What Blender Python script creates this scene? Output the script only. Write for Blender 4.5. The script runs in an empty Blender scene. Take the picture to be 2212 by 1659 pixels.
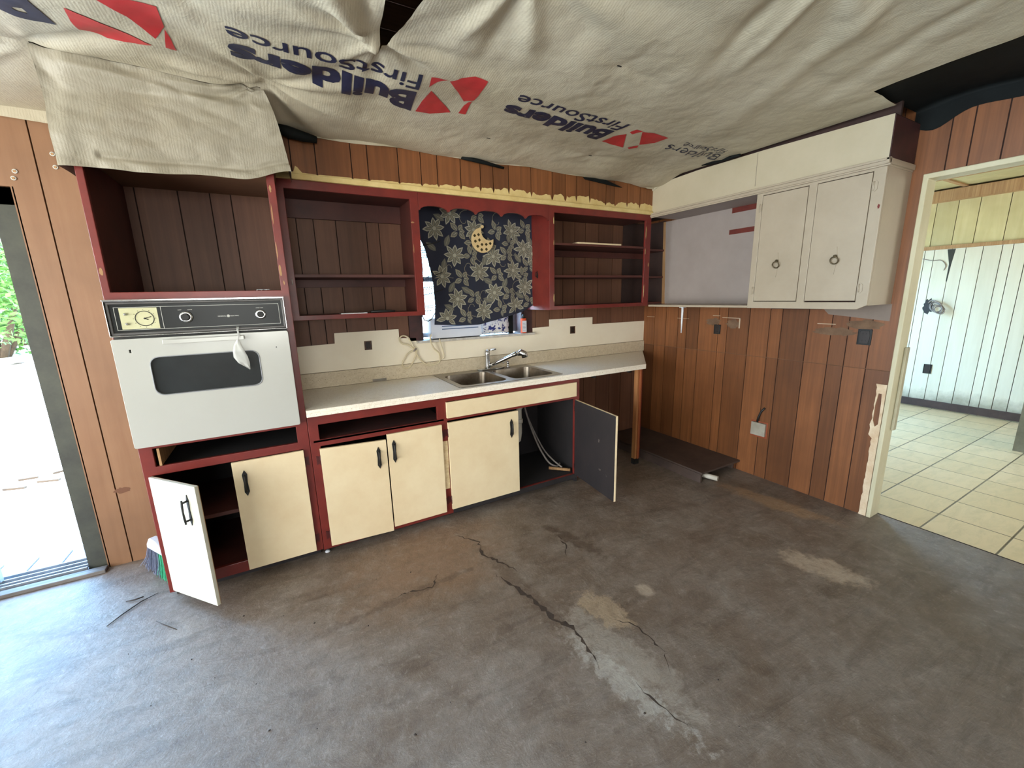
import bpy, bmesh, math, random
import numpy as np
from mathutils import Vector, Matrix, noise
random.seed(7)
EXPO, SKY, SUN = 0.72, 17.5, 6
SC = bpy.context.scene
COL = SC.collection
PI = math.pi

SKY_LOW = (0.40, 0.73, 1.0, 1); SKY_HIGH = (0.26, 0.54, 1.0, 1); SKY_SOUTH = (1.12, 0.62, 0.43, 1)
# ---------------------------------------------------------------- camera
cd = bpy.data.cameras.new('camera'); cam = bpy.data.objects.new('camera', cd); COL.objects.link(cam)
R_ = Vector((0.87264889, -0.48774935, -0.02417602)); U_ = Vector((0.12227826, 0.17030732, 0.97777474)); F_ = Vector((0.47279164, 0.85621024, -0.20825964))
mw = Matrix.Identity(4)
for i in range(3):
    mw[i][0] = R_[i]; mw[i][1] = U_[i]; mw[i][2] = -F_[i]
mw[0][3], mw[1][3], mw[2][3] = -3.2863, -3.0960, 1.5020
cam.matrix_world = mw
cd.sensor_width = 36.0; cd.lens = 888.99 / 2212 * 36.0; cd.clip_start = 0.05; cd.clip_end = 300
SC.camera = cam
# ---------------------------------------------------------------- view
vs = SC.view_settings
vs.view_transform = 'Standard'; vs.look = 'None'; vs.gamma = 1.0; vs.use_curve_mapping = False
vs.exposure = EXPO
# ---------------------------------------------------------------- sky and sun
world = bpy.data.worlds.new('world'); SC.world = world; world.use_nodes = True
nt = world.node_tree; nt.nodes.clear()
wo = nt.nodes.new('ShaderNodeOutputWorld'); bg = nt.nodes.new('ShaderNodeBackground')
tc = nt.nodes.new('ShaderNodeTexCoord'); sep = nt.nodes.new('ShaderNodeSeparateXYZ'); rp = nt.nodes.new('ShaderNodeValToRGB')
nt.links.new(tc.outputs['Generated'], sep.inputs[0]); nt.links.new(sep.outputs['Z'], rp.inputs[0])
rp.color_ramp.elements[0].position = 0.0; rp.color_ramp.elements[0].color = SKY_LOW
rp.color_ramp.elements[1].position = 0.75; rp.color_ramp.elements[1].color = SKY_HIGH
# the sky is brighter and bluer to the north, paler and warmer to the south
r2 = nt.nodes.new('ShaderNodeValToRGB'); r2.color_ramp.elements[0].position = 0.35; r2.color_ramp.elements[0].color = SKY_SOUTH
r2.color_ramp.elements[1].position = 0.85; r2.color_ramp.elements[1].color = (1, 1, 1, 1)
ma = nt.nodes.new('ShaderNodeMath'); ma.operation = 'MULTIPLY_ADD'; ma.inputs[1].default_value = 0.5; ma.inputs[2].default_value = 0.5
nt.links.new(sep.outputs['Y'], ma.inputs[0]); nt.links.new(ma.outputs[0], r2.inputs[0])
mx = nt.nodes.new('ShaderNodeMix'); mx.data_type = 'RGBA'; mx.blend_type = 'MULTIPLY'; mx.inputs[0].default_value = 1.0
nt.links.new(rp.outputs[0], mx.inputs[6]); nt.links.new(r2.outputs[0], mx.inputs[7])
nt.links.new(mx.outputs[2], bg.inputs[0]); bg.inputs[1].default_value = SKY
nt.links.new(bg.outputs[0], wo.inputs[0])
sd = bpy.data.lights.new('sun', 'SUN'); sd.energy = SUN; sd.angle = math.radians(0.6); sd.color = (1.0, 0.96, 0.90)
so = bpy.data.objects.new('sun', sd); COL.objects.link(so)
so.rotation_euler = Vector((-0.35, -0.17, 1.0)).to_track_quat('Z', 'Y').to_euler()
so.location = (-6, 6, 12)

def portal(name, loc, nrm, w, h):
    l = bpy.data.lights.new(name, 'AREA'); l.shape = 'RECTANGLE'; l.size = w; l.size_y = h
    l.cycles.is_portal = True
    o = bpy.data.objects.new(name, l); COL.objects.link(o); o.location = loc
    o.rotation_euler = (-Vector(nrm)).to_track_quat('Z', 'Y').to_euler()
    return o
portal('portal_sliding_door', (-5.33, 0.16, 1.03), (0, -1, 0), 1.95, 2.1)
portal('portal_sink_window', (-1.9, 0.16, 1.64), (0, -1, 0), 0.95, 0.95)
portal('portal_next_room', (2.3, 0.16, 1.25), (0, -1, 0), 1.3, 1.8)
portal('portal_added_side_opening', (-6.66, -3.1, 1.2), (1, 0, 0), 4.2, 2.2)  # unseen opening, added and widened to brighten the floor
portal('portal_added_rear_window', (-3.9, -6.66, 1.5), (0, 1, 0), 1.6, 1.2)  # unseen window, added to brighten the cabinet fronts
portal('portal_next_room_rear', (2.4, -4.9, 1.4), (0, 1, 0), 1.6, 1.2)

# ---------------------------------------------------------------- helpers
def S(r, g, b):
    f = lambda c: (c / 255 / 12.92) if c / 255 <= 0.04045 else ((c / 255 + 0.055) / 1.055) ** 2.4
    return (f(r), f(g), f(b), 1)

class NT:
    """small wrapper to wire shader nodes"""
    def __init__(s, name):
        s.m = bpy.data.materials.new(name); s.m.use_nodes = True
        s.t = s.m.node_tree; s.b = s.t.nodes['Principled BSDF']
    def n(s, kind, **kw):
        x = s.t.nodes.new(kind)
        for k, v in kw.items():
            if k.startswith('i_'):
                x.inputs[int(k[2:]) if k[2:].isdigit() else k[2:]].default_value = v
            else: setattr(x, k, v)
        return x
    def l(s, a, b): s.t.links.new(a, b)
    def coord(s, scale=(1, 1, 1), rot=(0, 0, 0), loc=(0, 0, 0)):
        c = s.n('ShaderNodeTexCoord'); m = s.n('ShaderNodeMapping')
        m.inputs['Scale'].default_value = scale; m.inputs['Rotation'].default_value = rot; m.inputs['Location'].default_value = loc
        s.l(c.outputs['Object'], m.inputs['Vector']); return m.outputs[0]
    def noise(s, vec, scale, detail=4, rough=0.6, dist=0.0):
        x = s.n('ShaderNodeTexNoise'); x.inputs['Scale'].default_value = scale; x.inputs['Detail'].default_value = detail
        x.inputs['Roughness'].default_value = rough; x.inputs['Distortion'].default_value = dist
        s.l(vec, x.inputs['Vector']); return x.outputs['Fac']
    def ramp(s, fac, stops, interp='LINEAR'):
        r = s.n('ShaderNodeValToRGB'); cr = r.color_ramp; cr.interpolation = interp
        while len(cr.elements) > 1: cr.elements.remove(cr.elements[-1])
        cr.elements[0].position = stops[0][0]; cr.elements[0].color = stops[0][1]
        for p, c in stops[1:]:
            e = cr.elements.new(p); e.color = c
        s.l(fac, r.inputs[0]); return r.outputs[0]
    def mix(s, fac, a, b, mode='MIX'):
        x = s.n('ShaderNodeMix', data_type='RGBA', blend_type=mode)
        for sock, v in ((x.inputs[0], fac), (x.inputs[6], a), (x.inputs[7], b)):
            if isinstance(v, (int, float, tuple)): sock.default_value = v
            else: s.l(v, sock)
        return x.outputs[2]
    def math(s, op, a, b=None):
        x = s.n('ShaderNodeMath', operation=op)
        for i, v in enumerate((a, b)):
            if v is None: continue
            if isinstance(v, (int, float)): x.inputs[i].default_value = v
            else: s.l(v, x.inputs[i])
        return x.outputs[0]
    def bump(s, h, strength=0.3, dist=0.01, nrm=None):
        b = s.n('ShaderNodeBump'); b.inputs['Strength'].default_value = strength; b.inputs['Distance'].default_value = dist
        s.l(h, b.inputs['Height'])
        if nrm is not None: s.l(nrm, b.inputs['Normal'])
        return b.outputs[0]
    def out(s, col=None, rough=None, nrm=None, metal=None, spec=None):
        for k, v in (('Base Color', col), ('Roughness', rough), ('Normal', nrm), ('Metallic', metal), ('Specular IOR Level', spec)):
            if v is None: continue
            if isinstance(v, (int, float, tuple)): s.b.inputs[k].default_value = v
            else: s.l(v, s.b.inputs[k])
        return s.m

BW = lambda v: (v, v, v, 1)
def mk(name, c1, c2=None, scale=6, stretch=(1, 1, 1), rough=0.6, bump=0.0, bscale=60, metal=0.0, spec=0.5, chips=None, chip_t=0.72, chip_s=25, tint=False):
    """plain worn surface: two tones mixed by noise, optional chipped spots of another colour"""
    t = NT(name); v = t.coord(stretch)
    if c2 is None: c2 = tuple(x * 0.82 for x in c1[:3]) + (1,)
    f = t.ramp(t.noise(v, scale, 5, 0.65), [(0.3, BW(0)), (0.7, BW(1))])
    col = t.mix(f, c2, c1)
    if tint:
        a = t.n('ShaderNodeAttribute', attribute_name='tint'); col = t.mix(1.0, col, a.outputs['Color'], 'MULTIPLY')
    if chips:
        g = t.ramp(t.noise(t.coord(), chip_s, 6, 0.7), [(chip_t, BW(0)), (chip_t + 0.03, BW(1))]); col = t.mix(g, col, chips)
    nrm = t.bump(t.noise(t.coord(), bscale, 4, 0.6), bump, 0.004) if bump else None
    return t.out(col, rough, nrm, metal, spec)

def wood(name, c1, c2, grain=40, rough=0.45, axis=2, tint=True, spec=0.4, dirt=0.0, peel=None):
    t = NT(name); st = [grain, grain, grain]; st[axis] = 1.4
    v = t.coord(tuple(st))
    f = t.noise(v, 1.0, 5, 0.6, 0.6)
    big = t.noise(t.coord(), 2.2, 3, 0.6)
    col = t.mix(t.ramp(f, [(0.25, BW(0)), (0.75, BW(1))]), c2, c1)
    col = t.mix(t.ramp(big, [(0.35, BW(0.0)), (0.7, BW(0.45))]), col, tuple(x * 0.6 for x in c2[:3]) + (1,))
    if tint:
        a = t.n('ShaderNodeAttribute', attribute_name='tint'); col = t.mix(1.0, col, a.outputs['Color'], 'MULTIPLY')
    nrm = t.bump(f, 0.08, 0.002)
    return t.out(col, rough, nrm, 0.0, spec)

class MB:
    """collects shapes and links them as ONE mesh object"""
    def __init__(s): s.bm = bmesh.new(); s.M = Matrix.Identity(4); s.mi = 0; s.tint = s.bm.loops.layers.color.new('tint'); s.tv = 1.0
    def _v(s, p): return s.bm.verts.new(s.M @ Vector(p))
    def _f(s, vs, smooth=False):
        try: f = s.bm.faces.new(vs)
        except ValueError: return None
        f.material_index = s.mi; f.smooth = smooth
        for l in f.loops: l[s.tint] = (s.tv, s.tv, s.tv, 1)
        return f
    def box(s, x0, x1, y0, y1, z0, z1):
        if x0 > x1: x0, x1 = x1, x0
        if y0 > y1: y0, y1 = y1, y0
        if z0 > z1: z0, z1 = z1, z0
        v = [s._v((x, y, z)) for x in (x0, x1) for y in (y0, y1) for z in (z0, z1)]
        for q in ((0, 1, 3, 2), (4, 6, 7, 5), (0, 4, 5, 1), (2, 3, 7, 6), (0, 2, 6, 4), (1, 5, 7, 3)): s._f([v[i] for i in q])
        return s
    def tube(s, pts, r, n=10, cap=True):
        P = [Vector(p) for p in pts]; rs = r if isinstance(r, (list, tuple)) else [r] * len(P)
        rings = []; up = None
        for i, p in enumerate(P):
            d = (P[min(i + 1, len(P) - 1)] - P[max(i - 1, 0)]).normalized()
            if up is None: up = Vector((0, 0, 1)) if abs(d.z) < 0.9 else Vector((1, 0, 0))
            a = d.cross(up)
            if a.length < 1e-4: a = d.cross(Vector((0.3, 1, 0.2)))
            a.normalize(); b = a.cross(d).normalized(); up = b
            rings.append([s._v(p + (a * math.cos(t) + b * math.sin(t)) * rs[i]) for t in [2 * PI * k / n for k in range(n)]])
        for A, B in zip(rings, rings[1:]):
            for k in range(n): s._f([A[k], A[(k + 1) % n], B[(k + 1) % n], B[k]], True)
        if cap: s._f(rings[0][::-1]); s._f(rings[-1])
        return s
    def lathe(s, prof, c, axis=(0, 0, 1), n=24):
        """prof = [(radius, height)...] turned about axis through c"""
        ax = Vector(axis).normalized(); a = ax.orthogonal().normalized(); b = ax.cross(a); c = Vector(c); rings = []
        for r, h in prof:
            rings.append([s._v(c + ax * h + (a * math.cos(2 * PI * k / n) + b * math.sin(2 * PI * k / n)) * max(r, 1e-5)) for k in range(n)])
        for A, B in zip(rings, rings[1:]):
            for k in range(n): s._f([A[k], A[(k + 1) % n], B[(k + 1) % n], B[k]], True)
        s._f(rings[0][::-1]); s._f(rings[-1]); return s
    def torus(s, c, axis, R, r, n=28, m=8, a0=0, a1=2 * PI, flat=1.0):
        ax = Vector(axis).normalized(); a = ax.orthogonal().normalized(); b = ax.cross(a); c = Vector(c)
        full = abs(a1 - a0 - 2 * PI) < 1e-6; k = n if full else n + 1
        pts = [c + a * (R * math.cos(a0 + (a1 - a0) * i / n)) + b * (R * flat * math.sin(a0 + (a1 - a0) * i / n)) for i in range(k)]
        if full: pts.append(pts[0])
        return s.tube(pts, r, m)
    def plate(s, outer, holes, F, t0, t1, side=True):
        """flat shape with holes; F(u,v,t) maps to space; t0 back, t1 front"""
        tmp = bmesh.new(); loops = []
        for L in [outer] + list(holes):
            vs = [tmp.verts.new((u, v, 0)) for u, v in L]; loops.append(vs)
            for i in range(len(vs)): tmp.edges.new((vs[i], vs[(i + 1) % len(vs)]))
        bmesh.ops.triangle_fill(tmp, use_beauty=True, use_dissolve=False, edges=tmp.edges[:])
        tmp.verts.index_update()
        fa = [s._v(F(v.co.x, v.co.y, t1)) for v in tmp.verts]; ba = [s._v(F(v.co.x, v.co.y, t0)) for v in tmp.verts]
        for f in tmp.faces:
            idx = [v.index for v in f.verts]; s._f([fa[i] for i in idx]); s._f([ba[i] for i in idx][::-1])
        if side:
            for vs in loops:
                idx = [v.index for v in vs]
                for i in range(len(idx)):
                    a, b = idx[i], idx[(i + 1) % len(idx)]; s._f([fa[a], fa[b], ba[b], ba[a]])
        tmp.free(); return s
    def grid(s, fn, us, vs, smooth=True, skip=None):
        V = [[s._v(fn(u, v)) for v in vs] for u in us]
        for i in range(len(us) - 1):
            for j in range(len(vs) - 1):
                if skip and skip((us[i] + us[i + 1]) / 2, (vs[j] + vs[j + 1]) / 2): continue
                s._f([V[i][j], V[i + 1][j], V[i + 1][j + 1], V[i][j + 1]], smooth)
        return V
    def build(s, name, mats, parent=None, bevel=0.0, recalc=True, solid=0.0, label=None, weld=False):
        if recalc: bmesh.ops.recalc_face_normals(s.bm, faces=s.bm.faces[:])
        if weld: bmesh.ops.remove_doubles(s.bm, verts=s.bm.verts[:], dist=1e-5)
        loose = [v for v in s.bm.verts if not v.link_faces]
        if loose: bmesh.ops.delete(s.bm, geom=loose, context='VERTS')
        off = Vector((0, 0, 0)); o_ = parent
        while o_ is not None: off += o_.location; o_ = o_.parent
        bmesh.ops.translate(s.bm, verts=s.bm.verts[:], vec=-off)
        me = bpy.data.meshes.new(name); s.bm.to_mesh(me); s.bm.free()
        o = bpy.data.objects.new(name, me); COL.objects.link(o)
        for m in (mats if isinstance(mats, (list, tuple)) else [mats]): me.materials.append(m)
        if parent is not None: o.parent = parent
        if solid:
            md = o.modifiers.new('Solidify', 'SOLIDIFY'); md.thickness = solid; md.offset = 0
        if bevel:
            md = o.modifiers.new('Bevel', 'BEVEL'); md.width = bevel; md.segments = 2; md.limit_method = 'ANGLE'; md.angle_limit = 0.7
        if label: o['label'] = label
        return o

def thing(name, label, cat, loc, group=None):
    o = bpy.data.objects.new(name, None); COL.objects.link(o); o.location = loc; o.empty_display_size = 0.05
    return tag(o, label, cat, group)
def tag(o, label, cat, group=None, kind=None):
    o['label'] = label; o['category'] = cat
    if group: o['group'] = group
    if kind: o['kind'] = kind
    return o
def struct(o): o['kind'] = 'structure'; return o
def rect(u0, u1, v0, v1): return [(u0, v0), (u1, v0), (u1, v1), (u0, v1)]
def rrect(u0, u1, v0, v1, r, n=5):
    out = []
    for cx, cy, a in ((u1 - r, v1 - r, 0), (u0 + r, v1 - r, 90), (u0 + r, v0 + r, 180), (u1 - r, v0 + r, 270)):
        for k in range(n + 1):
            t = math.radians(a + 90 * k / n); out.append((cx + r * math.cos(t), cy + r * math.sin(t)))
    return out
FY = lambda y0: (lambda u, v, t: (u, y0 - t, v))      # plane facing the room from the back wall
FX = lambda x0: (lambda u, v, t: (x0 - t, u, v))      # plane facing the room from the right wall
FZ = lambda z0: (lambda u, v, t: (u, v, z0 + t))
def text_polys(txt, bold=0.0):
    """outline of a line of text, as triangles scaled to 0..1 in both directions"""
    cu = bpy.data.curves.new('lettering_source', 'FONT'); cu.body = txt; cu.size = 1.0; cu.offset = bold; cu.resolution_u = 3
    o = bpy.data.objects.new('lettering_source', cu); COL.objects.link(o)
    dg = bpy.context.evaluated_depsgraph_get(); me = o.evaluated_get(dg).to_mesh()
    bm = bmesh.new(); bm.from_mesh(me); bmesh.ops.triangulate(bm, faces=bm.faces[:])
    V = [tuple(v.co) for v in bm.verts]; bm.verts.index_update(); T = [[v.index for v in f.verts] for f in bm.faces]
    bm.free(); o.evaluated_get(dg).to_mesh_clear(); bpy.data.objects.remove(o); bpy.data.curves.remove(cu)
    xs = [v[0] for v in V]; x0, x1 = min(xs), max(xs); ys = [v[1] for v in V]
    return [((v[0] - x0) / (x1 - x0), v[1] / max(ys)) for v in V], T
def put_text(mb, txt, F, x0, x1, z0, h, bold=0.0, t=0.0):
    V, T = text_polys(txt, bold); vs = [mb._v(F(x0 + (x1 - x0) * u, z0 + h * v, t)) for u, v in V]
    for q in T: mb._f([vs[i] for i in q])
# ---------------------------------------------------------------- materials
M = {}
M['red'] = mk('red_enamel', S(122, 44, 37), S(100, 36, 32), 8, rough=0.32, bump=0.12, bscale=30, chips=S(196, 150, 110), chip_t=0.80, chip_s=16)
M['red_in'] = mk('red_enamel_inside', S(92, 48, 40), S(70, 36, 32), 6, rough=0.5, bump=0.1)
M['dark_red'] = mk('scuffed_dark_red', S(76, 40, 38), S(48, 30, 30), 10, rough=0.6, bump=0.2, chips=S(110, 90, 84), chip_t=0.74)
M['cream'] = mk('cream_enamel', S(230, 212, 176), S(220, 198, 160), 5, rough=0.38, bump=0.08, bscale=45, chips=S(120, 96, 70), chip_t=0.83, chip_s=14)
M['cream_bright'] = mk('cream_enamel_clean', S(204, 202, 186), S(196, 192, 174), 5, rough=0.35, bump=0.08)
M['door_back'] = mk('unpainted_door_back', S(42, 34, 34), S(28, 24, 26), 5, stretch=(1, 1, 0.5), rough=0.7, bump=0.1, chips=S(100, 90, 84), chip_t=0.66, chip_s=9)
M['raw_edge'] = wood('raw_wood_edge', S(196, 158, 112), S(150, 108, 70), 60, 0.7)
M['yellow_trim'] = mk('yellow_paint', S(222, 200, 140), S(200, 172, 108), 9, rough=0.5, bump=0.15, chips=S(140, 60, 44), chip_t=0.76)
M['panel'] = wood('brown_plank_panelling', S(146, 92, 54), S(110, 67, 38), 45, 0.42)
M['panel_left'] = wood('light_brown_plank_panelling', S(150, 112, 82), S(134, 96, 68), 16, 0.42)
M['panel_shelf'] = wood('shadow_brown_plank_panelling', S(128, 88, 66), S(104, 70, 54), 40, 0.5)
M['groove'] = mk('dark_groove', S(44, 24, 16), rough=0.9)
M['white_wall'] = None
M['white_paint'] = mk('white_brushed_paint', S(186, 174, 150), S(176, 164, 138), 3, rough=0.42, bump=0.12, bscale=35)
M['white_cab'] = mk('white_cabinet_paint', S(172, 158, 138), S(162, 148, 128), 4, rough=0.4, bump=0.16, bscale=40, chips=S(130, 96, 66), chip_t=0.84, chip_s=10)
M['cab_inside'] = mk('grey_white_inside_paint', S(158, 146, 140), S(146, 134, 128), 3, rough=0.55, bump=0.1)
M['seam'] = mk('paint_seam', S(128, 118, 104), rough=0.8)
M['oven_white'] = mk('white_porcelain_enamel', S(178, 178, 172), S(173, 172, 165), 2, rough=0.16, spec=0.6)
M['chrome'] = mk('chrome', S(214, 214, 214), S(196, 196, 196), 4, rough=0.16, metal=1.0)
M['steel'] = mk('brushed_steel', S(168, 164, 158), S(140, 134, 126), 20, stretch=(1, 8, 1), rough=0.3, metal=1.0)
M['steel_dirty'] = mk('stained_steel', S(150, 142, 130), S(110, 98, 84), 9, rough=0.36, metal=1.0)
M['black_glass'] = mk('black_control_glass', S(26, 28, 28), S(20, 22, 22), 3, rough=0.3, spec=0.25)
M['oven_glass'] = mk('dark_oven_glass', S(44, 48, 50), S(32, 36, 38), 3, rough=0.08, spec=0.7)
M['clock_face'] = mk('aged_clock_face', S(196, 194, 156), S(180, 176, 136), 9, rough=0.4)
M['black'] = mk('black_iron', S(30, 28, 26), S(18, 17, 16), 30, rough=0.55, bump=0.3, bscale=120)
M['print_white'] = mk('white_print', S(206, 206, 198), rough=0.5)
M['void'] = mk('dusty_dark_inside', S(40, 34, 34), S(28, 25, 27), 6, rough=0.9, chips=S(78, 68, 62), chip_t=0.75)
M['hinge'] = mk('painted_hinge', S(84, 30, 28), S(60, 24, 24), 20, rough=0.4, bump=0.3, chips=S(190, 170, 150), chip_t=0.66, chip_s=60)
M['ring_pull'] = mk('aged_brass_pull', S(120, 108, 84), S(70, 60, 44), 40, rough=0.4, metal=0.7)
M['pvc'] = mk('white_pvc', S(206, 200, 188), S(184, 176, 160), 8, rough=0.4)
M['hose'] = mk('grey_hose', S(150, 140, 132), S(110, 102, 98), 30, rough=0.5)
M['cord'] = mk('ivory_cord', S(226, 212, 180), S(206, 192, 158), 30, rough=0.5)
M['felt'] = mk('black_plastic_sheet', S(18, 22, 22), S(10, 13, 13), 10, rough=0.75, spec=0.2, bump=0.4, bscale=18)
M['alu'] = mk('aluminium_frame', S(150, 152, 156), S(120, 122, 126), 12, rough=0.45, metal=0.6)
M['jamb'] = mk('dark_weathered_jamb', S(70, 72, 60), S(48, 48, 42), 7, rough=0.6)
M['bristle_grey'] = mk('grey_bristle', S(136, 140, 160), S(96, 100, 120), 60, rough=0.6)
M['bristle_green'] = mk('green_bristle', S(70, 190, 140), S(50, 160, 112), 60, rough=0.6)
M['plastic_white'] = mk('white_plastic', S(220, 222, 226), S(208, 210, 216), 6, rough=0.3)
M['orange'] = mk('orange_plastic', S(226, 92, 50), S(206, 80, 44), 6, rough=0.35)
M['moon'] = mk('yellow_painted_wood', S(222, 196, 146), S(206, 176, 122), 14, rough=0.6)
M['moon_dot'] = mk('olive_stencil', S(112, 94, 56), S(96, 80, 48), 14, rough=0.7)
M['floor_cream'] = mk('cream_stained_wall_base', S(232, 228, 208), rough=0.5)
M['twig'] = mk('dark_twig', S(60, 50, 44), rough=0.8)

def clear_film():
    t = NT('clear_torn_plastic'); t.b.inputs['Base Color'].default_value = S(225, 225, 220); t.b.inputs['Roughness'].default_value = 0.25
    t.b.inputs['Alpha'].default_value = 0.5; return t.m
M['film'] = clear_film()
def glass():
    t = NT('window_glass'); t.b.inputs['Base Color'].default_value = (1, 1, 1, 1); t.b.inputs['Roughness'].default_value = 0.02
    t.b.inputs['Transmission Weight'].default_value = 1.0; t.b.inputs['IOR'].default_value = 1.1; return t.m
M['glass'] = glass()

def concrete():
    t = NT('worn_concrete'); c = t.coord(); sx = t.n('ShaderNodeSeparateXYZ'); t.l(c, sx.inputs[0])
    big = t.noise(c, 0.9, 6, 0.62, 0.4); mid = t.noise(c, 4.5, 8, 0.7, 0.3); fine = t.noise(c, 42, 6, 0.7)
    streak = t.noise(t.coord((1.2, 5, 1), (0, 0, 0.7)), 2.2, 7, 0.66, 0.5)
    col = t.mix(t.ramp(big, [(0.35, BW(0)), (0.65, BW(1))]), S(104, 88, 74), S(124, 110, 98))
    col = t.mix(t.ramp(mid, [(0.42, BW(0)), (0.7, BW(0.75))]), col, S(138, 128, 118))
    col = t.mix(t.ramp(streak, [(0.5, BW(0)), (0.72, BW(0.6))]), col, S(76, 62, 52))
    col = t.mix(t.ramp(fine, [(0.57, BW(0)), (0.72, BW(0.5))]), col, S(160, 152, 142))
    # stains and worn patches with a shape of their own: (x, y, rx, ry, angle, colour, strength)
    def patch(col, x, y, rx, ry, ang, rgb, st, edge=0.35, wob=0.5, ns=7):
        mp = t.n('ShaderNodeMapping'); mp.vector_type = 'TEXTURE'
        mp.inputs['Location'].default_value = (x, y, 0); mp.inputs['Rotation'].default_value = (0, 0, ang); mp.inputs['Scale'].default_value = (rx, ry, 1)
        t.l(c, mp.inputs[0]); ln = t.n('ShaderNodeVectorMath', operation='LENGTH'); t.l(mp.outputs[0], ln.inputs[0])
        w = t.math('MULTIPLY', t.math('SUBTRACT', t.noise(c, ns, 8, 0.72), 0.5), wob * 4)
        d = t.math('ADD', ln.outputs['Value'], w)
        f = t.ramp(d, [(1 - edge, BW(st)), (1.0, BW(0))]); return t.mix(f, col, rgb)
    col = patch(col, -2.7, -0.95, 0.6, 0.5, 0.3, S(132, 104, 82), 0.75, 0.7, 0.4)
    col = patch(col, -2.35, -1.45, 0.06, 0.55, 0.08, S(92, 74, 60), 0.6, 0.5, 0.7, 13)
    col = patch(col, -2.2, -2.0, 0.12, 0.38, 0.25, S(156, 146, 134), 0.7, 0.4, 0.8, 9)
    col = patch(col, -2.08, -1.78, 0.09, 0.16, 0.2, S(160, 140, 116), 0.9, 0.3, 0.7, 12)
    col = patch(col, -2.28, -2.12, 0.06, 0.3, 0.2, S(178, 172, 162), 0.6, 0.5, 1.0, 22)
    col = patch(col, -1.81, -1.79, 0.05, 0.06, 0, S(176, 160, 142), 0.8, 0.4, 0.2, 14)
    col = patch(col, -0.85, -2.16, 0.11, 0.24, 0.25, S(176, 158, 138), 0.8, 0.4, 0.6, 9)
    col = patch(col, -0.34, -1.62, 0.1, 0.42, 0.15, S(150, 122, 94), 0.85, 0.4, 0.5, 7)
    col = patch(col, -1.85, -1.25, 0.05, 0.26, 0.3, S(80, 64, 52), 0.7, 0.4, 0.8, 14)
    col = patch(col, -2.9, -1.2, 0.5, 0.03, 0.1, S(84, 66, 54), 0.5, 0.4, 1.0, 12)
    g1 = t.noise(c, 14, 9, 0.78, 0.5); g2 = t.noise(c, 110, 5, 0.7)
    col = t.mix(t.ramp(g1, [(0.3, BW(0.45)), (0.5, BW(0))]), col, S(74, 60, 50)); col = t.mix(t.ramp(g1, [(0.54, BW(0)), (0.72, BW(0.45))]), col, S(164, 154, 144))
    col = t.mix(t.ramp(g2, [(0.62, BW(0)), (0.70, BW(0.4))]), col, S(190, 184, 176)); col = t.mix(t.ramp(g2, [(0.30, BW(0.4)), (0.36, BW(0))]), col, S(52, 42, 36))
    t.l(col, t.b.inputs['Base Color'])
    r = t.ramp(mid, [(0.3, BW(0.42)), (0.7, BW(0.62))]); t.l(r, t.b.inputs['Roughness'])
    n1 = t.bump(mid, 0.35, 0.02); n2 = t.bump(streak, 0.3, 0.015, n1); n3 = t.bump(g1, 0.45, 0.008, n2)
    t.l(n3, t.b.inputs['Normal']); return t.m
M['concrete'] = concrete()
M['crack'] = mk('dark_crack', S(72, 58, 48), S(50, 40, 34), 40, rough=0.9)

def tile():
    t = NT('stone_look_tile'); c = t.coord()
    m = t.n('ShaderNodeMapping'); m.inputs['Location'].default_value = (-0.10, 0.0, 0); t.l(c, m.inputs[0])
    br = t.n('ShaderNodeTexBrick'); br.offset = 0.0; br.squash = 1.0
    br.inputs['Scale'].default_value = 1.0; br.inputs['Mortar Size'].default_value = 0.005; br.inputs['Mortar Smooth'].default_value = 0.2
    br.inputs['Brick Width'].default_value = 0.325; br.inputs['Row Height'].default_value = 0.325
    br.inputs['Color1'].default_value = S(200, 174, 130); br.inputs['Color2'].default_value = S(210, 184, 142); br.inputs['Mortar'].default_value = S(96, 80, 56)
    t.l(m.outputs[0], br.inputs[0])
    v = t.noise(t.coord((1.2, 4, 1)), 3.5, 6, 0.7, 0.4)
    col = t.mix(t.ramp(v, [(0.45, BW(0)), (0.72, BW(0.55))]), br.outputs['Color'], S(168, 150, 112))
    t.l(col, t.b.inputs['Base Color']); t.b.inputs['Roughness'].default_value = 0.42
    t.l(t.bump(t.math('SUBTRACT', 1.0, br.outputs['Fac']), 0.5, 0.003), t.b.inputs['Normal']); return t.m
M['tile'] = tile()

def white_plank():
    t = NT('white_washed_planks'); c = t.coord()
    f = t.noise(t.coord((8, 8, 0.8)), 1.5, 5, 0.6); sx = t.n('ShaderNodeSeparateXYZ'); t.l(c, sx.inputs[0])
    col = t.mix(t.ramp(f, [(0.4, BW(0)), (0.75, BW(0.6))]), S(214, 208, 186), S(196, 188, 162))
    st = t.ramp(t.math('ADD', sx.outputs['Z'], t.math('MULTIPLY', t.noise(c, 3.5, 7, 0.7), 0.35)), [(0.28, BW(0.75)), (0.42, BW(0))])
    col = t.mix(st, col, S(126, 118, 96))
    a = t.n('ShaderNodeAttribute', attribute_name='tint'); col = t.mix(1.0, col, a.outputs['Color'], 'MULTIPLY')
    t.l(col, t.b.inputs['Base Color']); t.b.inputs['Roughness'].default_value = 0.5; return t.m
M['white_wall'] = white_plank()
M['cream_plank'] = wood('cream_washed_planks', S(214, 200, 150), S(196, 180, 128), 16, 0.5)

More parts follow.
